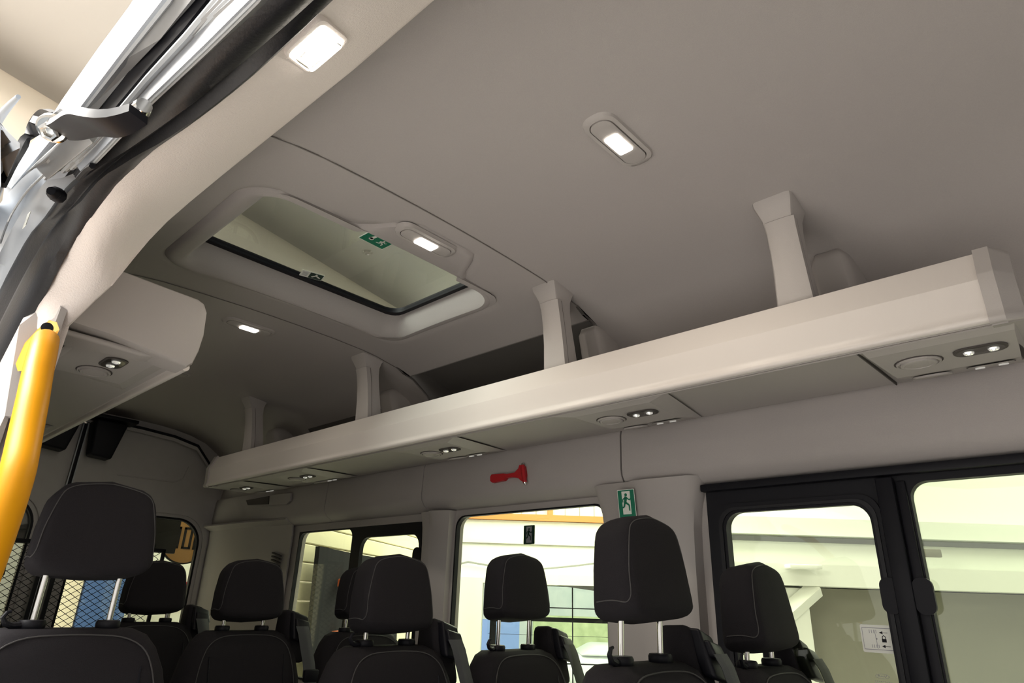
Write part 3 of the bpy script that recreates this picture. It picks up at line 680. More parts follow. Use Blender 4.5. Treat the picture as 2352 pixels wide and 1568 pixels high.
# door limit rubber plugs
def plug(px, x, label, r=.014, L=.03):
    c = onx(px, x); t = thing('rubber_buffer', label, 'buffer', c, group='black buffers on the door jamb')
    d = Vector((-.5, -.75, -.25)).normalized()
    bm = tube_bm([d * (L * k / 6) for k in range(7)], [r, r * .8, r, r * .75, r * .9, r * .7, r * .55], 10); frombm('buffer', bm, 'black', t)
plug((135, 450), .15, 'small threaded black rubber buffer on the white door jamb below the rail end')
cl = thing('cable_clip', 'black cable clip at the end of the sliding door track, against the seal', 'clip', onx((190, 385), .16))
bm = bmesh.new(); o_ = Vector(cl.location)
for k in range(4):
    a = onx((200 + k * 4, 345 + k * 12), .155) - o_; b = onx((172 + k * 3, 395 + k * 5), .157) - o_
    tube_bm([a, a.lerp(b, .5) + Vector((.0, -.006, .004)), b], .005, 6, bm)
frombm('clip_wires', bm, 'black', cl)
hull('clip_body', [onx(p, x) - o_ for p, x in (((172, 398), .158), ((182, 412), .158), ((215, 378), .165), ((222, 360), .165), ((176, 370), .150), ((190, 360), .150), ((222, 340), .158), ((212, 350), .158))], 'black', cl, .003)
# small maker's squares (label) on the white jamb
tag(slab('jamb_label', [(-.018, -.02), (.018, -.014), (.018, .02), (-.018, .014)], lambda u_, v_, w_: onx((62, 505), .138) + Vector((.002, 1, 0)) * u_ + Vector((0, 0, 1)) * v_ + Vector((-.001, -.001, 0)) * w_, 1, 'white'), 'pale square label on the white door jamb beside the seal', 'label')
# hinge arm
hg = thing('door_roller_arm', 'black steel roller arm of the sliding door, bolted above the door opening', 'hinge arm', onx((125, 285), .09))
o_ = Vector(hg.location)
def flatbar(name, path, wdt, th, m, par, up):
    bm = bmesh.new(); secs = []
    for i, p in enumerate(path):
        t_ = (path[min(i + 1, len(path) - 1)] - path[max(i - 1, 0)]).normalized(); n_ = (up - t_ * up.dot(t_)).normalized(); s_ = t_.cross(n_)
        wd = wdt[i] if isinstance(wdt, list) else wdt
        secs.append([p + s_ * wd / 2 + n_ * th / 2, p - s_ * wd / 2 + n_ * th / 2, p - s_ * wd / 2 - n_ * th / 2, p + s_ * wd / 2 - n_ * th / 2])
    return loft(name, secs, m, par, closed=True, cap=True, ang=35)
up = Vector((.1, -.35, .93)).normalized()
path = [onx(p, x) - o_ for p, x in (((318, 262), .135), ((290, 280), .13), ((262, 292), .12), ((240, 288), .112), ((215, 278), .105), ((190, 278), .10), ((168, 292), .096), ((145, 298), .092), ((120, 296), .09), ((100, 290), .088))]
path = smoothpl(resample(path, 30), 4)
flatbar('arm', path, [.026 + .016 * min(1, i / 6) * (1 if i < 26 else (30 - i) / 5) + .006 * math.sin(i / 3.2) for i in range(30)], .012, 'blackm', hg, up)
path2 = [onx(p, x) - o_ for p, x in (((130, 275), .088), ((105, 275), .084), ((80, 290), .08), ((60, 318), .076), ((45, 345), .072), ((32, 370), .07), ((14, 405), .068), ((4, 425), .066))]
path2 = smoothpl(resample(path2, 24), 3)
flatbar('arm', path2, [.022 + .012 * math.sin(math.pi * min(1, i / 14)) - (.012 * max(0, i - 14) / 9) for i in range(24)], .010, 'blackm', hg, Vector((.8, -.2, .5)))
bc = onx((125, 292), .085) - o_; ax = Vector((-.25, -.45, -.85)).normalized()
def cyl(name, c, ax, rads, m, par, n=20):
    secs = []; a = ax.orthogonal().normalized(); b = ax.cross(a)
    for r, h in rads: secs.append([c + ax * h + (a * math.cos(2 * math.pi * k / n) + b * math.sin(2 * math.pi * k / n)) * r for k in range(n)])
    return loft(name, secs, m, par, closed=True, cap=True, ang=30)
cyl('bolt_washer', bc, ax, [(.021, 0), (.021, .008), (.018, .010)], 'chrome', hg)
cyl('bolt_head', bc, ax, [(.014, .009), (.014, .020), (.011, .022), (.008, .021), (.006, .016)], 'chrome', hg, 6)
cyl('bolt_nut', bc - ax * .012, -ax, [(.016, .008), (.016, .022), (.012, .024)], 'greyp', hg, 6)
hull('roller_carriage', [onx(p, x) - o_ for p, x in (((262, 308), .135), ((285, 303), .14), ((330, 262), .15), ((310, 255), .14), ((270, 280), .13), ((292, 275), .135), ((322, 245), .145), ((305, 240), .135))], 'black', hg, .004)
cyl('roller', onx((325, 250), .145) - o_, Vector((0, 1, 0)), [(.010, -.01), (.012, 0), (.010, .012)], 'chrome', hg)
# opened sliding door edge and its hook
sd = thing('sliding_door', 'white edge of the slid-back side door beyond the roller arm', 'van door', onx((5, 400), .05)); o_ = Vector(sd.location)
hull('door_shell', [onx(p, x) - o_ for p, x in (((-60, 500), .03), ((2, 430), .055), ((-10, 470), .10), ((-60, 520), .09), ((-60, 310), .02), ((2, 292), .03), ((38, 335), .05), ((-30, 360), .04))], 'paint', sd, .006)
frombm('door_hook', tube_bm(smoothpl([onx(p, .045) - o_ for p in ((-20, 300), (0, 268), (12, 250), (28, 236), (42, 222))], 2), [.010, .010, .008, .006, .004], 10), 'paint', sd)
# ------------------------------------------------------------------ header lamp on the door trim
q0 = PS[3].lerp(PI_[3], .5) + Vector((0, 0, -.010)); e1 = (PI_[3] - PS[3]).normalized(); e2 = Vector((0, 1, .03)).normalized()
nn = e1.cross(e2).normalized()
if nn.z > 0: nn = -nn
q0 = q0 + nn * -.004
def onT(p): return onpl(p, q0, nn)
hl = thing('door_header_lamp', 'lit square lamp set in the pale trim above the side door opening', 'lamp', onT((725, 105))); o_ = Vector(hl.location)
def patch(ps, n0, n1):
    return [onT(p) - o_ + nn * n0 for p in ps]
oc = [(737, 34), (805, 89), (713, 171), (646, 121)]; lc = [(738, 54), (788, 94), (711, 160), (662, 122)]
def rquad(c, r=.2, n=5):
    out = []
    for i in range(4):
        P0, P1, P2 = Vector((*c[i - 1], 0)), Vector((*c[i], 0)), Vector((*c[(i + 1) % 4], 0)); A = P1.lerp(P0, r); B = P1.lerp(P2, r)
        for k in range(n + 1):
            t = k / n; out.append(tuple(((1 - t) ** 2 * A + 2 * t * (1 - t) * P1 + t * t * B)[:2]))
    return out
Ro = [onT(p) - o_ for p in rquad(oc)]; Rl = [onT(p) - o_ for p in rquad(lc, .12)]
loft('bezel', [[v - nn * .014 for v in Ro], [v - nn * .001 for v in Ro], [v.lerp(u_, .12) + nn * .0025 for v, u_ in zip(Ro, Rl)], [v.lerp(u_, .6) + nn * .003 for v, u_ in zip(Ro, Rl)], [u_ + nn * .001 for u_ in Rl]], 'trim', hl, closed=True, ang=40)
loft('lens', [[v - nn * .002 for v in Rl], [v + nn * .0035 for v in Rl], [v * .93 + (sum(Rl, Vector()) / len(Rl)) * .07 + nn * .0065 for v in Rl]], 'lamp', hl, closed=True, cap=True)
bm = bmesh.new()
for (p, q_) in (((676, 127), (704, 147)), ((683, 118), (694, 106)), ((708, 143), (728, 127)), ((672, 122), (700, 142)), ((768, 86), (776, 92))):
    tube_bm([onT(p) - o_ + nn * .0072, onT(q_) - o_ + nn * .0072], .0009, 6, bm)
frombm('lens_mark', bm, 'lampd', hl)
l = area('lamp_bulb', nn * .014, .04, .04, .5, (1, .92, .8)); l.parent = hl; l.rotation_euler = nn.to_track_quat('-Z', 'Y').to_euler()
# ------------------------------------------------------------------ handle bracket panel and yellow handrail
hp = struct(bpy.data.objects.new('trim_12', None)); COL.objects.link(hp)
pa = [((100, 672), .225), ((148, 686), .25), ((155, 712), .252), ((143, 745), .25), ((130, 800), .25), ((100, 900), .25), ((65, 965), .25), ((20, 960), .22), ((0, 1020), .22), ((-100, 1200), .22), ((-60, 930), .20), ((0, 868), .20), ((60, 755), .205)]
A = [onx(p, x - .005) for p, x in pa]
bm = bmesh.new(); vs = [bm.verts.new(v) for v in A]; f = bm.faces.new(vs)
bmesh.ops.triangulate(bm, faces=[f]); bmesh.ops.solidify(bm, geom=bm.faces[:], thickness=.012)
frombm('pillar_lower_trim', bm, 'pillar', hp, True, 20)
hr = thing('grab_handle', 'thick yellow grab handle bolted to the door pillar', 'handrail', onx((100, 760), .19)); o_ = Vector(hr.location)
pth = [onx(p, x) - o_ for p, x in (((107, 778), .207), ((104, 784), .200), ((99, 806), .191), ((88, 850), .185), ((75, 920), .182), ((58, 1000), .18), ((42, 1080), .178), ((20, 1150), .176), ((-8, 1230), .174), ((-45, 1330), .172), ((-80, 1420), .172))]
frombm('rail', tube_bm(smoothpl(resample(pth, 60), 3), [.008, .0155, .0190] + [.0205] * 57, 20), 'yellow', hr)
fl = [onx(p, x) - o_ for p, x in (((78, 745), .213), ((106, 735), .228), ((134, 743), .236), ((140, 760), .236), ((125, 790), .228), ((90, 850), .212), ((45, 855), .203), ((37, 830), .203), ((60, 790), .207))]
bm = bmesh.new(); vs = [bm.verts.new(v + Vector((-.004, -.006, 0))) for v in fl]; f = bm.faces.new(vs); bmesh.ops.solidify(bm, geom=[f], thickness=-.006)
bmesh.ops.recalc_face_normals(bm, faces=bm.faces); bmesh.ops.bevel(bm, geom=bm.edges[:], offset=.0015, segments=2, affect='EDGES')
frombm('flange', bm, 'yellow', hr, True, 40)
cyl('bolt_hole', onx((112, 756), .218) - o_ + Vector((-.004, -.006, 0)), Vector((-.3, -.9, -.1)).normalized(), [(.010, -.004), (.010, .003), (.006, .004)], 'black', hr)
# ================================================================== SEATS
def seat_meshes():
    P = {}
    # local frame: x across, y depth (front = -y), z up, origin on the floor under the seat back
    LE = .0
    secs = []
    ZT = .875
    for z, hw, yf, yb in ((.40, .21, -.10, .06), (.50, .218, -.085, .075), (.62, .220, -.065, .075), (.72, .218, -.045, .078), (.79, .20, -.030, .08), (.835, .178, -.018, .082), (.862, .155, -.004, .082), (ZT, .125, .016, .078)):
        ring = []
        fr_b = .028 * min(1, (ZT - z) / .2)          # side bolsters stand proud of the centre
        pts = [(-1, .0), (-.985, .35), (-.93, .75), (-.80, 1.0), (-.62, .96), (-.55, .78), (-.3, .74), (0, .73), (.3, .74), (.55, .78), (.62, .96), (.80, 1.0), (.93, .75), (.985, .35), (1, 0)]
        ym = (yf + yb) / 2
        for u, v in pts:
            d = v if fr_b > .004 else min(1, v / .95 if abs(u) > .5 else 1)
            yy = lerp(ym, yf - .012, min(v, 1)) if abs(u) > .6 else yf - .012 + (1 - v) * fr_b * 1.3
            ring.append(Vector((u * hw, yy, z)))
        for u, v in ((.97, .5), (.85, .95), (.4, 1), (0, 1), (-.4, 1), (-.85, .95), (-.97, .5)):
            ring.append(Vector((u * hw, lerp(ym, yb, v), z)))
        secs.append(ring)
    me = frombm('backrest', loft_bm(secs, True, True), 'fabric', None, True, 70); P['backrest'] = me
    fab_bvh = BVHTree.FromObject(me, bpy.context.evaluated_depsgraph_get()) if False else None
    # piping on the front, over the top of the back
    def snapper(o):
        bm = bmesh.new(); bm.from_mesh(o.data); t = BVHTree.FromBMesh(bm); return t, bm
    t, tb = snapper(me)
    def snap(p, t=t, off=.0006):
        c, n_, i_, d_ = t.find_nearest(Vector(p)); return c + n_ * off
    path = [(-.20, -.16, z) for z in (.45, .6, .7)] + [(-.185, -.15, .77), (-.165, -.14, .825), (-.137, -.07, .864), (-.09, -.035, .89), (0, -.03, .90), (.09, -.035, .89), (.137, -.07, .864), (.165, -.14, .825), (.185, -.15, .77)] + [(.20, -.16, z) for z in (.7, .6, .45)]
    path = smoothpl(resample([Vector(p) for p in path], 60), 10)
    P['piping'] = frombm('piping', tube_bm(smoothpl([snap(p, off=.0012) for p in path], 4), .0016, 6), 'thread')
    for s in (-1, 1): P['seam%d' % s] = frombm('seam', tube_bm([snap((s * .122, -.2, z)) for z in [.84 - .02 * k for k in range(20)]], .0022, 6), 'black')
    tb.free()
    # cushion and base
    P['cushion'] = hull('cushion', [(-.22, -.50, .33), (.22, -.50, .33), (.22, -.02, .31), (-.22, -.02, .31), (-.225, -.52, .44), (.225, -.52, .44), (.21, .0, .42), (-.21, .0, .42)], 'fabric', None, .035, 4)
    bm = bmesh.new()
    for sx in (-.17, .17):
        for sy in (-.42, -.03): box_bm((sx, sy, .17), (.035, .035, .34), .004, bm=bm)
        box_bm((sx, -.22, .02), (.05, .48, .03), .004, bm=bm)
    box_bm((0, -.22, .31), (.40, .42, .03), .004, bm=bm)
    P['seat_base'] = frombm('seat_base', bm, 'blackm')
    # headrest (z=0 at its underside)
    H = .228
    b = bmesh.new(); vs = [b.verts.new(v) for v in ((-.126, -.062, .012), (.126, -.062, .012), (.118, .050, 0), (-.118, .050, 0), (-.107, -.040, H), (.107, -.040, H), (.101, .042, H - .015), (-.101, .042, H - .015))]
    for f in ((0, 1, 2, 3), (4, 5, 6, 7), (0, 1, 5, 4), (1, 2, 6, 5), (2, 3, 7, 6), (3, 0, 4, 7)): b.faces.new([vs[i] for i in f])
    bmesh.ops.recalc_face_normals(b, faces=b.faces)
    bmesh.ops.bevel(b, geom=b.edges[:], offset=.027, segments=4, profile=.5, affect='EDGES')
    bmesh.ops.subdivide_edges(b, edges=b.edges[:], cuts=1, use_grid_fill=True)
    ct = Vector((0, -.005, H * .45))
    for v in b.verts:
        if v.co.z > H * .55:   # round the top corners seen from the front
            k = (v.co.z - H * .55) / (H * .45); e = abs(v.co.x) / .12
            v.co.z -= .085 * k * max(0, e - .30) ** 2 * 1.6
        v.co.x *= 1 + .035 * math.sin(math.pi * min(1, max(0, v.co.z / H)))
        kb = max(0, 1 - v.co.z / (H * .30)); v.co.x *= 1 - .10 * kb * kb; v.co.z += .014 * kb * (abs(v.co.x) / .12) ** 2
        v.co.y -= .010 * math.cos(v.co.x / .14 * 1.3) * (1 if v.co.y < 0 else 0)
    bmesh.ops.smooth_vert(b, verts=b.verts, factor=.5, use_axis_x=True, use_axis_y=True, use_axis_z=True)
    P['pad'] = frombm('headrest', b, 'fabric', None, True, 80)
    t, tb = snapper(P['pad'])
    q = []
    for k in range(40):
        pass
    path = [(-.2, .05, .045), (-.2, .0, .040), (-.2, -.05, .034), (-.17, -.085, .045), (-.15, -.09, .07), (-.14, -.085, .12), (-.125, -.08, .16), (-.112, -.075, .188), (-.09, -.07, .215), (-.05, -.068, .228), (0, -.066, .232), (.05, -.068, .228), (.09, -.07, .215), (.112, -.075, .188), (.125, -.08, .16), (.14, -.085, .12), (.15, -.09, .07), (.17, -.085, .045), (.2, -.05, .034), (.2, 0, .040), (.2, .05, .045)]
    path = smoothpl(resample([Vector(p) for p in path], 90), 2)
    P['headpipe'] = frombm('headrest_piping', tube_bm(smoothpl([snap(p, t, .0009) for p in path], 6), .0012, 6), 'thread')
    tb.free()
    # belt outlet block on the window-side shoulder (x>0)
    P['belt_block'] = hull('belt_housing', [(-.045, -.035, -.13), (.05, -.03, -.13), (.055, .085, -.13), (-.045, .085, -.12), (-.040, .005, .055), (.035, .0, .035), (.045, .085, .03), (-.035, .085, .05)], 'fabric', None, .02, 3)
    P['belt_bezel'] = hull('belt_bezel', [(-.028, -.050, -.05), (.048, -.046, -.065), (.048, -.02, -.065), (-.028, -.02, -.05), (-.024, -.016, .045), (.044, -.012, .026), (.044, .03, .026), (-.024, .03, .045)], 'black', None, .008, 3)
    P['belt_slot'] = hull('belt_guide', [(-.02, -.052, -.012), (.040, -.050, -.022), (.042, -.02, -.022), (-.02, -.02, -.012), (-.018, -.034, .022), (.038, -.034, .010), (.038, -.01, .010), (-.018, -.01, .022)], 'blackm', None, .006, 3)
    return P
SM = seat_meshes()
for o in SM.values(): COL.objects.unlink(o)
def belt_mesh():
    secs = []
    path = [(0, -.050, -.005), (.006, -.062, -.03), (.014, -.072, -.07), (.026, -.088, -.13), (.034, -.105, -.20), (.040, -.125, -.30), (.042, -.14, -.42)]
    for i, p in enumerate(path):
        tw = .020; c = Vector(p); a = Vector((1, -.12, 0)).normalized() * (.024 - .002 * i / 6)
        secs.append([c - a, c - a * .3 + Vector((0, -.004, 0)), c + a * .3 + Vector((0, -.004, 0)), c + a])
    return loft('seat_belt', secs, 'belt', None, thick=.002, ang=60)
BM_ = belt_mesh(); COL.objects.unlink(BM_)
TG = hull('belt_tongue', [(-.026, -.013, -.02), (.026, -.013, -.02), (.026, .006, -.02), (-.026, .006, -.02), (-.028, -.010, .02), (.028, -.010, .02), (.028, .006, .02), (-.028, .006, .02)], 'black', None, .005, 2); COL.objects.unlink(TG)
def put(src, name, parent, loc=(0, 0, 0), rot=(0, 0, 0)):
    o = bpy.data.objects.new(name, src.data); COL.objects.link(o); o.parent = parent; o.location = loc; o.rotation_euler = rot; return o
def seat(x, y, dz, rise, label, belt=True, lever=True, rz=0, bx=.192, bdz=0):
    t = thing('van_seat', label, 'seat', (x, y, 0), rz, 'black fabric passenger seats')
    o = put(SM['backrest'], 'backrest', t, (0, 0, dz)); put(SM['piping'], 'piping', o); [put(SM['seam%d' % s], 'seam', o) for s in (-1, 1)]
    put(SM['cushion'], 'cushion', t, (0, 0, dz)); b = put(SM['seat_base'], 'seat_base', t)
    zt = .872 + dz; zh = zt + .030 + rise
    h = put(SM['pad'], 'headrest', t, (0, .035, zh), (-.05, 0, 0)); put(SM['headpipe'], 'piping', h)
    for s in (-1, 1):
        frombm('headrest_rod', tube_bm([(s * .0725, .04, zt - .03), (s * .0725, .037, zh + .02)], .0062, 14), 'chrome', t)
        c = cyl('rod_socket', Vector((s * .0725, .04, zt - .012)), Vector((0, 0, 1)), [(.020, 0), (.022, .012), (.0245, .016), (.0250, .026), (.0225, .031), (.010, .032)], 'black', t)
    if lever:
        frombm('release_lever', tube_bm([(-.085, .035, zt + .010), (-.108, .03, zt + .008), (-.122, .028, zt + .013), (-.129, .027, zt + .024), (-.124, .027, zt + .034), (-.117, .027, zt + .036)], [.0075, .007, .006, .005, .004, .003], 8), 'black', t)
    if belt:
        k = (bx, .015, zt + .025 + bdz)
        put(SM['belt_block'], 'belt_housing', t, k); bz = put(SM['belt_bezel'], 'belt_bezel', t, k); put(SM['belt_slot'], 'belt_guide', bz)
        bb = put(BM_, 'seat_belt', t, k); put(TG, 'belt_tongue', bb, (.031, -.098, -.165), (.15, 0, -.12))
    return t
seat(1.228, .74, .018, .040, 'black seat with raised headrest standing in front of the exit-sticker pillar', bdz=.0)
seat(1.715, .71, -.005, -.003, 'black seat with lowered headrest beside the black-framed sliding window', bx=.185)
seat(.470, 1.70, .042, .066, 'large black seat with high headrest on shiny rods, right by the yellow handrail', belt=False)
seat(1.215, 1.56, .0, -.004, 'black seat with lowered headrest in front of the pillar between the two rear side windows')
seat(1.69, 1.515, -.02, .050, 'black seat with raised headrest in front of the large clear middle window', bx=.195)
seat(1.185, 2.36, .0, -.005, 'black seat with lowered headrest standing before the rear quarter trim', lever=False)
seat(1.705, 2.39, -.01, .01, 'black seat half hidden behind another headrest, before the dark tarpaulin view', belt=False, lever=False)
seat(.33, 2.42, .02, .06, 'black seat mostly cut off at the picture edge, behind the yellow handrail', belt=False, lever=False)
seat(1.10, 3.03, .0, -.005, 'small distant black seat in front of the rear door window guard', lever=False)
# ================================================================== SMALL THINGS
# emergency hammer
hm = thing('emergency_hammer', 'red emergency hammer with steel tips clipped to the wall under the shelf', 'hammer', onx((1180, 1090), 1.79)); o_ = Vector(hm.location)
def hp_(p, dx=0): return onx(p, 1.79 + dx) - o_
fxh = lambda u_, v_, w_: Vector((-.010 + w_, u_, v_))
pts = [hp_(p) for p in ((1130, 1095), (1133, 1090), (1160, 1088), (1168, 1089), (1185, 1086), (1194, 1077), (1197, 1068), (1206, 1070), (1209, 1090), (1207, 1108), (1200, 1104), (1194, 1098), (1180, 1096), (1166, 1098), (1160, 1104), (1135, 1109), (1130, 1105))]
slab('handle', [(v.y, v.z) for v in pts], fxh, .016, 'red', hm)
a, b = hp_((1200, 1066), -.006), hp_((1206, 1110), -.006)
frombm('head', tube_bm([a.lerp(b, .05), a.lerp(b, .95)], .0085, 12), 'red', hm)
for s, e in ((a.lerp(b, .1), a + (a - b) * .08), (a.lerp(b, .9), b + (b - a) * .08)): frombm('steel_tip', tube_bm([s, s.lerp(e, .4), e], [.0085, .007, .002], 10), 'chrome', hm)
# running-man exit signs
def polys(name, plist, f, m, par, t=.0006):
    bm = bmesh.new()
    for pl in plist: slab(name, pl, f, t, m, None, bm=bm)
    return frombm(name, bm, m, par, False)
def bar(a, b, w1_, w2_=None):
    w2_ = w2_ or w1_; a, b = Vector(a), Vector(b); d = (b - a).normalized(); n_ = Vector((-d.y, d.x)); return [tuple(a + n_ * w1_), tuple(a - n_ * w1_), tuple(b - n_ * w2_), tuple(b + n_ * w2_)]
def circ(c, r, n=12): return [(c[0] + r * math.cos(2 * math.pi * k / n), c[1] + r * math.sin(2 * math.pi * k / n)) for k in range(n)]
MAN = [circ((.0, .31), .065), bar((.0, .24), (-.06, .0), .07, .06), bar((.0, .2), (.17, .10), .03, .025), bar((.17, .10), (.25, .2), .025, .02), bar((-.02, .2), (-.17, .14), .03, .025), bar((-.17, .14), (-.17, .02), .025, .02), bar((-.05, .02), (.13, -.10), .045, .035), bar((.13, -.10), (.13, -.32), .035, .03), bar((-.07, .02), (-.13, -.17), .045, .035), bar((-.13, -.17), (-.32, -.19), .033, .03)]
def exit_sign(name, label, org, eu, ev, w_, h_, second=True, back=False):
    """org = top centre; eu, ev unit vectors; w_,h_ width and height of one square"""
    t = thing(name, label, 'exit sticker', org)
    n_ = eu.cross(ev).normalized()
    if n_.dot(CAM - Vector(org)) < 0: n_ = -n_
    H_ = h_ * (1.75 if second else 1)
    def f(k): return lambda u_, v_, ww: eu * u_ + ev * v_ + n_ * (k + ww)
    slab('sticker_edge', rrect(-w_ / 2, w_ / 2, -H_, 0, .003, 3), f(0), .0006, 'dgreen' if back else 'white', t)
    slab('sticker_ground', rrect(-w_ / 2 + .002, w_ / 2 - .002, -H_ + .002, -.002, .002, 3), f(.0006), .0005, 'dgreen' if back else 'green', t)
    c = (0, -h_ / 2)
    S_ = h_ * .95
    dw, dh = w_ * .24, h_ * .43
    slab('pictogram_door', [(c[0] - dw, c[1] - dh), (c[0] + dw, c[1] - dh), (c[0] + dw, c[1] + dh), (c[0] - dw, c[1] + dh)], f(.0011), .0004, 'white' if not back else 'grey', t)
    polys('pictogram_person', [[(c[0] + u_ * S_ * .95, c[1] + v_ * S_) for u_, v_ in pl] for pl in MAN], f(.0015), 'green' if not back else 'dgreen', t)
    if second:
        c2 = (0, -h_ * 1.38); polys('pictogram_arrow', [bar((c2[0] - .2 * w_, c2[1] - .05 * h_), (c2[0] + .15 * w_, c2[1] + .12 * h_), .0035), [(c2[0] + .30 * w_, c2[1] + .2 * h_), (c2[0] + .08 * w_, c2[1] + .2 * h_), (c2[0] + .22 * w_, c2[1] - .02 * h_)]], f(.0011), 'white', t)
    return t
p0 = onx((1438, 1124), 1.778); p1 = onx((1446, 1180), 1.788)
exit_sign('exit_sticker', 'green and white running-man exit sticker on the beige window pillar', p0 + Vector((-.004, 0, 0)), Vector((0, -1, 0)), Vector((-.12, 0, .99)).normalized(), .064, .083)
pw = onx((1216, 1206), 1.874)
exit_sign('exit_sticker', 'dark exit sticker seen from behind on the middle window pane', pw, Vector((0, -1, 0)), Vector((0, 0, 1)), .055, .068, False, True)
# hatch stickers
def hatch_sticker(px, label, rot, kind):
    c = onz(px, 2.036); t = thing('hatch_sticker', label, 'sticker', c, rot, 'stickers on the roof hatch pane')
    f = lambda k: (lambda u_, v_, ww: Vector((u_, v_, -k - ww)))
    if kind == 0:
        slab('sticker_edge', rrect(-.047, .047, -.047, .047, .003, 3), f(0), .0006, 'white', t)
        slab('sticker_ground', rrect(-.0445, .0445, -.0445, .0445, .002, 3), f(.0006), .0005, 'green', t)
        polys('pictogram_person', [[(-.015 + v_ * .045, .020 + u_ * .05) for u_, v_ in pl] for pl in MAN], f(.0011), 'white', t)
        polys('pictogram_hand', [bar((-.02, -.02), (.02, -.012), .006, .003), bar((.02, -.012), (.034, -.028), .002), circ((-.018, -.018), .008)], f(.0011), 'white', t)
    else:
        slab('sticker_edge', rrect(-.038, .04, -.024, .024, .003, 3), f(0), .0006, 'white', t)
        slab('sticker_ground', rrect(-.008, .0375, -.022, .022, .002, 3), f(.0006), .0005, 'dgreen', t)
        polys('pictogram_marks', [bar((.002, .010), (.014, -.006), .003), bar((.014, -.006), (.030, .008), .003), bar((.014, -.006), (.014, -.016), .003)], f(.0011), 'white', t)
        polys('text_marks', [bar((-.032, y_), (-.014, y_), .0012) for y_ in (-.012, -.004, .004, .012)], f(.0006), 'grey', t)
    return t
hatch_sticker((872, 548), 'green and white sticker with crawling figure on the hatch pane beside the lamp', math.radians(-88), 0)
hatch_sticker((716, 632), 'small white and dark green sticker at the black lower edge of the hatch pane', math.radians(-15), 1)
# window label with padlock and arrows
c = onx((2022, 1467), 1.866); lb = thing('window_label', 'white instruction label with padlock and arrows on the sliding pane', 'label', c)
FL = lambda k: (lambda u_, v_, ww: Vector((-k - ww, -u_, v_)))
LW, LH = .042, .031
slab('label_ground', rrect(-LW, LW, -LH, LH, .004, 3), FL(0), .0006, 'white', lb)
polys('drawing_lines', [bar((-.038, .024), (.038, .024), .0007), bar((-.038, -.024), (.038, -.024), .0007), bar((-.038, .024), (-.038, -.024), .0005), bar((-.010, .02), (-.008, -.022), .0005)] + [bar((-.022 + .005 * k, .012), (-.022 + .005 * k, .020), .0006) for k in range(4)] + [bar((-.020 + .005 * k, -.020), (-.020 + .005 * k, -.013), .0006) for k in range(4)] + [circ((-.008, 0), .002, 8)], FL(.0006), 'grey', lb, .0003)
polys('arrows', [bar((.006, .014), (.018, .014), .0005), [(-.001, .014), (.007, .0175), (.007, .0105)], bar((.008, -.016), (.020, -.016), .0005), [(.001, -.016), (.009, -.0125), (.009, -.0195)]], FL(.0006), 'black', lb, .0003)
polys('padlock', [[(.0035, -.007), (.0135, -.007), (.0135, .0005), (.0035, .0005)], bar((.0050, .0), (.0052, .0055), .0008), bar((.0052, .0055), (.0085, .008), .0008), bar((.0085, .008), (.0118, .0055), .0008), bar((.0118, .0055), (.012, .0), .0008)], FL(.0006), 'black', lb, .0003)
c = onx((2027, 1553), 1.866); eg = thing('glass_marking', 'faint etched oval maker mark with lines of small print low on the sliding pane', 'etching', c)
ov = [(.015 * math.cos(2 * math.pi * k / 28), .0055 * math.sin(2 * math.pi * k / 28)) for k in range(28)]; ov2 = [(a_ * .92, b_ * .88) for a_, b_ in ov]
ringband('oval_mark', ov, ov2, FL(0), .0004, 'grey', eg)
polys('mark_strokes', [bar((-.010, -.001), (-.007, .003), .0006), bar((-.007, .003), (-.006, -.002), .0006), bar((-.004, -.001), (-.001, .001), .0006), bar((-.001, .001), (.002, -.001), .0006), bar((.003, -.001), (.006, .002), .0006), bar((.006, -.002), (.010, .003), .0006)] + [bar((-.018 + k * .0042, -.011), (-.0155 + k * .0042, -.011), .0006) for k in range(9)] + [bar((-.018, -.015), (.018, -.015), .0005)] + [bar((-.015 + k * .005, -.019), (-.012 + k * .005, -.019), .0006) for k in range(6)], FL(0), 'grey', eg, .0003)
# dark stain marks left out; trim cap over the rear window (dark recess with belt outlet)
bo = thing('belt_outlet', 'dark belt outlet recess on the wall below the rear tip of the shelf', 'belt outlet', onx((600, 1150), 1.79)); o_ = Vector(bo.location)
slab('recess', [tuple((onx(p, 1.79) - o_).yz) for p in ((566, 1148), (640, 1135), (670, 1132), (668, 1150), (660, 1158), (600, 1162), (570, 1160))], lambda u_, v_, w_: Vector((-.006 + w_, u_, v_)), .01, 'liner', bo)
slab('slot', [tuple((onx(p, 1.79) - o_).yz) for p in ((568, 1149), (622, 1139), (620, 1158), (572, 1160))], lambda u_, v_, w_: Vector((-.009 + w_, u_, v_)), .006, 'seam', bo)
# ================================================================== THE HALL OUTSIDE
struct(box('floor_hall', (2.5, 2, -.65), (30, 30, .1), 'hallf'))
struct(box('ceiling_hall', (1, 2.5, 4.25), (21, 18, .1), 'hallc'))
def hb(name, u0, u1, v0, v1, z0, z1, m, parent=None, bev=0):
    c = HU * ((u0 + u1) / 2) + HV * ((v0 + v1) / 2) + Vector((0, 0, (z0 + z1) / 2))
    o = box(name, c, (u1 - u0, v1 - v0, z1 - z0), m, parent, bev, rot=Matrix.Rotation(math.atan2(HU.y, HU.x), 3, 'Z')); return o
def UZ(p, v): q = onv(p, v); return q.dot(HU), q.z
V1 = 7.0
zA = UZ((1900, 1185), V1)[1]; zB = UZ((1900, 1236), V1)[1]; zC = UZ((1900, 1300), V1)[1]; zD = UZ((1900, 1348), V1)[1]
uL = UZ((1500, 1300), V1)[0]; uR = UZ((2700, 1300), V1)[0]
struct(hb('wall_hall', uL, uR + 4, V1 + .6, V1 + .8, -.6, 4.2, 'hallw'))
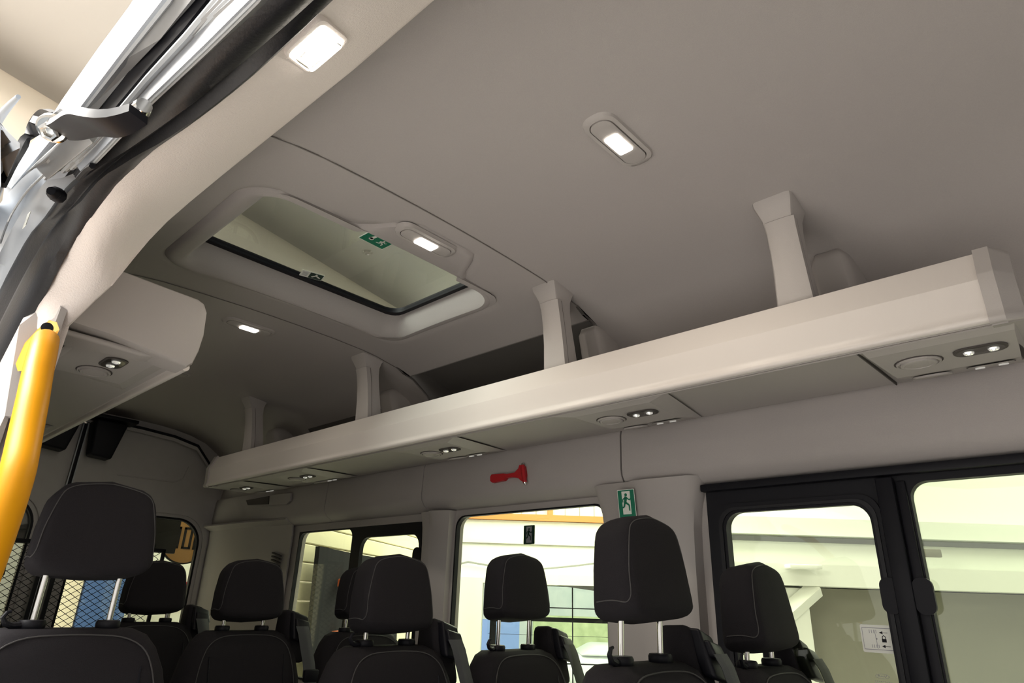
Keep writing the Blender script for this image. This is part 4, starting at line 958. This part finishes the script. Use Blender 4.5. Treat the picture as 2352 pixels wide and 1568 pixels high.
struct(hb('beam_hall', uL, uR + 3, V1 + .2, V1 + .6, zA - .18, zA, 'hallw'))
struct(hb('beam_hall', uL, uR + 3, V1 + .05, V1 + .6, zC, zB - .03, 'hallw'))
struct(hb('beam_hall', uL, uR + 3, V1 - .2, V1 + .6, zD, zC, 'hallw'))
p_ = hb('pipe', uL + .2, uR + 2, V1 - .02, V1 + .04, zB - .045, zB + .0, 'greyd'); tag(p_, 'dark grey pipe running along the hall beam outside the sliding window', 'pipe')
uG = UZ((1850, 1400), V1)[0]
struct(hb('wall_hall', uG, uR + 3, V1 + .1, V1 + .3, -.6, zD - .01, 'hallg'))
struct(hb('wall_hall', uL - .3, uG, V1 - .1, V1 + .2, -.6, zD - .02, 'hallw'))
# slanting brace between column and beam
a = onv((1875, 1350), V1 - .12); b = onv((1790, 1425), V1 - .12)
br = bmesh.new(); tube_bm([a, b], .09, 4, br); struct(frombm('beam_hall', br, 'hallw', None, False))
c = onv((2140, 1270), V1 - .22); bx = hb('junction_box', c.dot(HU) - .09, c.dot(HU) + .09, V1 - .25, V1 - .2, c.z - .04, c.z + .04, 'hallg', bev=.01); tag(bx, 'small pale junction box on the hall beam seen through the sliding window', 'junction box')
c = onv((1840, 1302), V1 - .22); bx = hb('lamp_fitting', c.dot(HU) - .16, c.dot(HU) + .16, V1 - .35, V1 - .2, c.z - .02, c.z + .02, 'hallw', bev=.01); tag(bx, 'white strip lamp fitting on the hall beam above the seat headrest', 'lamp fitting')
# white gable and glazed door behind the middle window
V2 = 9.0
def q(p): return UZ(p, V2)
zTop = q((1230, 1345))[1]
struct(hb('wall_hall', q((880, 1300))[0], q((1560, 1300))[0], V2, V2 + .2, q((1200, 1330))[1], q((1200, 1196))[1], 'hallw'))
zo0, zo1 = q((1230, 1196))[1], q((1230, 1182))[1]
hw = thing('hall_window', 'orange-framed upper hall window seen through the middle side window', 'window', HV * V2)
for nm, u0, u1, z0, z1 in (('window_frame', q((1063, 1190))[0], q((1500, 1190))[0], zo0, zo1), ('window_frame', q((1258, 1160))[0], q((1270, 1160))[0], zo1, zo1 + .8)):
    place(hb(nm, u0, u1, V2 - .05, V2 + .1, z0, z1, 'orange'), hw)
place(hb('glazing', q((880, 1190))[0], q((1560, 1190))[0], V2 + .05, V2 + .08, zo1, zo1 + .8, 'hallw'), hw)
gm = bmesh.new()
for k in range(14):
    uu = lerp(q((1063, 1190))[0], q((1500, 1190))[0], k / 13); A = HU * uu + HV * (V2 + .03); tube_bm([A + Vector((0, 0, zo1)), A + Vector((0, 0, zo1 + .8))], .006, 4, gm)
place(frombm('glazing_bar', gm, 'greyp'), hw)
for yy in (1250, 1262):
    pass
struct(hb('trim_13', q((880, 1250))[0], q((1560, 1250))[0], V2 - .02, V2, q((1200, 1251))[1], q((1200, 1249))[1], 'hallg'))
struct(hb('trim_14', q((880, 1330))[0], q((1560, 1330))[0], V2 - .3, V2 + .1, q((1200, 1338))[1] - .02, q((1200, 1318))[1], 'hallw'))
struct(hb('column_hall', q((1000, 1400))[0], q((1108, 1400))[0], V2 - .4, V2 + .2, -.6, q((1100, 1328))[1], 'hallw'))
cbm = tube_bm([onv(p, V2 - .05) for p in ((1050, 1296), (1075, 1290), (1110, 1296), (1150, 1303), (1220, 1308), (1270, 1304), (1330, 1298), (1390, 1290))], .012, 6)
tag(frombm('cable', cbm, 'greyp'), 'thin grey cable sagging across the white hall wall outside', 'cable')
gd = thing('garage_door', 'glazed sectional garage door with dark bars, greenery beyond it', 'garage door', HV * (V2 + .3))
z1g = q((1330, 1338))[1]
frb = bmesh.new(); rz_ = Matrix.Rotation(math.atan2(HU.y, HU.x), 3, 'Z')
def gb(p0, p1, th=.05):
    (u0, z0), (u1, z1) = q(p0), q(p1); c = HU * ((u0 + u1) / 2) + HV * (V2 + .3) + Vector((0, 0, (z0 + z1) / 2)); box_bm(c, (abs(u1 - u0), th, abs(z1 - z0)), 0, rot=rz_, bm=frb)
for y_, h_ in ((1398, 6), (1342, 2), (1426, 2), (1464, 7), (1530, 6)): gb((1120, y_ - h_), (1560, y_ + h_))
for x_ in (1130, 1218, 1321, 1420, 1520): gb((x_ - 2, 1338), (x_ + 2, 1640))
place(frombm('door_bars', frb, 'black'), gd)
sl = frombm('door_track', tube_bm([onv((1270, 1333), V2 - .1), onv((1400, 1352), V2 - .3)], .05, 6), 'greyd'); tag(sl, 'slanting grey track at the upper corner of the glazed garage door', 'door track')
place(hb('glazing', q((1120, 1400))[0], q((1560, 1400))[0], V2 + .34, V2 + .35, -.6, z1g, 'frost'), gd)
V3 = 16
def q3(p): return UZ(p, V3)
hg_ = hb('hedge', q3((1225, 1470))[0], q3((1700, 1470))[0], V3, V3 + .5, -.5, q3((1300, 1415))[1], 'foliage'); tag(hg_, 'sunlit yellow-green bushes outside the glazed garage door', 'bushes'); hg_['kind'] = 'stuff'
hg2 = hb('hillside', q3((1000, 1470))[0], q3((1900, 1470))[0], V3 + 6, V3 + 6.5, -.5, q3((1300, 1330))[1] + 1.5, 'sky2'); hg2['kind'] = 'structure'
bs = hb('roller_shutter', q3((1100, 1470))[0], q3((1190, 1470))[0], V3 - 1, V3 - .8, -.5, q3((1150, 1420))[1], 'blued'); tag(bs, 'blue shuttered building front beyond the garage door', 'building front')
cr = thing('parked_car', 'white car body low behind the glazed garage door', 'car', HV * 13 + Vector((0, 0, -.6)))
cc_ = onv((1360, 1500), 12.5)
Rz = Matrix.Rotation(math.atan2(HU.y, HU.x), 3, 'Z')
def carhull(name, u0, u1, v0, v1, z0, z1, tu, m, bev):
    P_ = lambda u_, v_, z_: HU * u_ + HV * v_ + Vector((0, 0, z_))
    o = hull(name, [P_(u0, v0, z0), P_(u1, v0, z0), P_(u1, v1, z0), P_(u0, v1, z0), P_(u0 + tu, v0 + .15, z1), P_(u1 - tu, v0 + .15, z1), P_(u1 - tu, v1 - .15, z1), P_(u0 + tu, v1 - .15, z1)], m, None, bev); place(o, cr)
uc = cc_.dot(HU)
carhull('car_body', uc - .9, uc + 2.6, 12.5, 14.1, -.3, cc_.z - .05, .1, 'carbody', .12)
carhull('car_cabin', uc - .2, uc + 1.9, 12.6, 14.0, cc_.z - .05, cc_.z + .12, .3, 'carbody', .06)
# cream boarded wall and tarpaulin behind window 3 (rear side window)
V4 = 6.0
A = onpl((640, 1215), HV * 7 + HU * -5.2, (HV * .5 + HU * -.86)); 
wd0 = ray((1490, 1376)); wd0.z = 0; wd0.normalize(); wn = Vector((-wd0.y, wd0.x, 0)); wq = onv((1045, 1370), 8.3)
def onw(p): return onpl(p, wq, wn)
wa = onw((655, 1300)); wb = onw((1040, 1300))
wd = (wb - wa); wd.z = 0; wl = wd.length; wd.normalize()
bmw = bmesh.new()
zz = -.6
while zz < 3.1:
    A0 = wa + wd * .05; B0 = wb + wd * .0
    c = (A0 + B0) / 2; box_bm((c.x, c.y, zz + .06), ((B0 - A0).length, .06, .114), .006, 1, rot=Matrix.Rotation(math.atan2(wd.y, wd.x), 3, 'Z'), bm=bmw); zz += .12
struct(frombm('wall_hall', bmw, 'hally', None, False))
def onw2(p, e=.12): 
    s = wn if (CAM - wq).dot(wn) > 0 else -wn
    return onpl(p, wq + s * e, wn)
tp = [onw2(p) for p in ((725, 1254), (765, 1262), (812, 1272), (900, 1288), (905, 1420), (900, 1600), (800, 1600), (690, 1600), (707, 1420))]
bm = bmesh.new(); f = bm.faces.new([bm.verts.new(v) for v in tp]); bmesh.ops.triangulate(bm, faces=[f]); bmesh.ops.solidify(bm, geom=bm.faces[:], thickness=.03)
tag(frombm('tarpaulin', bm, 'tarp'), 'dark grey tarpaulin hanging on the cream boarded wall outside the rear side window', 'tarpaulin')
for (x0, y0, x1, y1, lbx) in ((784, 1330, 800, 1348, 'small orange box on the tarpaulin wall, upper one beside the headrest'), (768, 1447, 790, 1457, 'small orange box low on the tarpaulin wall, above the seat back')):
    a_, b_ = onw2((x0, y1), .2), onw2((x1, y0), .2); c = (a_ + b_) / 2
    tag(box('orange_box', c, (max(.12, (b_ - a_).xy.length), .06, abs(b_.z - a_.z)), 'oritem', None, .01, rot=Matrix.Rotation(math.atan2(wd.y, wd.x), 3, 'Z')), lbx, 'box', 'orange boxes by the tarpaulin')
# behind the rear doors
def rb_(name, p0, p1, y, th, m):
    a_, b_ = ony(p0, y), ony(p1, y); return box(name, ((a_.x + b_.x) / 2, y, (a_.z + b_.z) / 2), (abs(b_.x - a_.x), th, abs(b_.z - a_.z)), m, None, .004)
for p0, p1, m, lbx, nm, ct in (
    ((40, 1330), (130, 1430), 'greyd', 'grey storage panel seen through the mesh behind the first headrest rod', 'storage_panel', 'panel'),
    ((135, 1330), (178, 1430), 'cream', 'cream storage panel seen through the mesh between grey and blue ones', 'storage_panel', 'panel'),
    ((183, 1330), (290, 1430), 'blue', 'blue storage panel seen through the mesh behind the second headrest rod', 'storage_panel', 'panel'),
    ((-60, 1250), (38, 1430), 'greyp', 'pale grey storage panel seen through the mesh at the picture edge', 'storage_panel', 'panel')):
    a_, b_ = ony((p0[0], 1380), 7.2), ony((p1[0], 1380), 7.2)
    tag(box(nm, ((a_.x + b_.x) / 2, 7.2, .35), (abs(b_.x - a_.x), .08, 2.0), m, None, .01), lbx, ct, 'panels outside the rear doors')
a_, b_ = ony((405, 1290), 7.4), ony((450, 1410), 7.4)
lbk = box('wall_hall', (2.8, 8.2, .5), (1.9, .1, 2.2), 'hallw'); struct(lbk)
rl = ony((426, 1366), 8.12); tag(box('tail_light', rl, (.12, .06, .28), 'red', None, .015), 'red light seen through the rear door window beside a headrest', 'light')
bk = thing('black_board', 'black board across the top of the rear door windows, outside', 'board', (1.0, 4.62, 1.3)); box('board', (.05, 0, .04), (1.36, .03, .24), 'black', bk, .006)
sg = thing('round_sign', 'round brown sign with black digits outside the rear door window', 'sign', ony((428, 1237), 4.75)); 
cyl('sign_disc', Vector((0, 0, 0)), Vector((0, -1, 0)), [(.155, -.01), (.155, .004)], 'tan', sg, 36)
cyl('sign_rim', Vector((0, .004, 0)), Vector((0, -1, 0)), [(.165, -.012), (.165, .003), (.150, .004)], 'black', sg, 36)
fS = lambda u_, v_, w_: Vector((u_, -.005 - w_, v_))
def digit0(c): return [bar((c - .022, -.062), (c - .022, .072), .008), bar((c + .022, -.062), (c + .022, .072), .008), bar((c - .03, .068), (c + .03, .068), .007), bar((c - .03, -.06), (c + .03, -.06), .007)]
polys('sign_digits', digit0(-.075) + digit0(.005) + [bar((.058, -.067), (.058, .076), .009), bar((.044, .068), (.06, .068), .007)], fS, 'black', sg, .002)
frombm('sign_post', tube_bm([Vector((0, .02, -.1)), Vector((0, .02, -.6 - sg.location.z))], .008, 8), 'greyp', sg)
rk = box('trim_15', (1.45, 4.42, 1.43), (.55, .02, .012), 'white'); struct(rk)
# duct and beam under the hall ceiling beyond the door
dt = tag(frombm('air_duct', tube_bm([Vector((-2.5, 4.1, 3.75)), Vector((8, 6.6, 3.75))], .30, 24), 'cream'), 'large cream round air duct under the hall ceiling, beyond the door frame and hatch', 'duct')
struct(box('beam_hall', (2.5, 7.4, 3.9), (12, .3, .6), 'cream'))
struct(box('wall_hall', (0, 9.5, 1.8), (12, .2, 4.9), 'cream'))
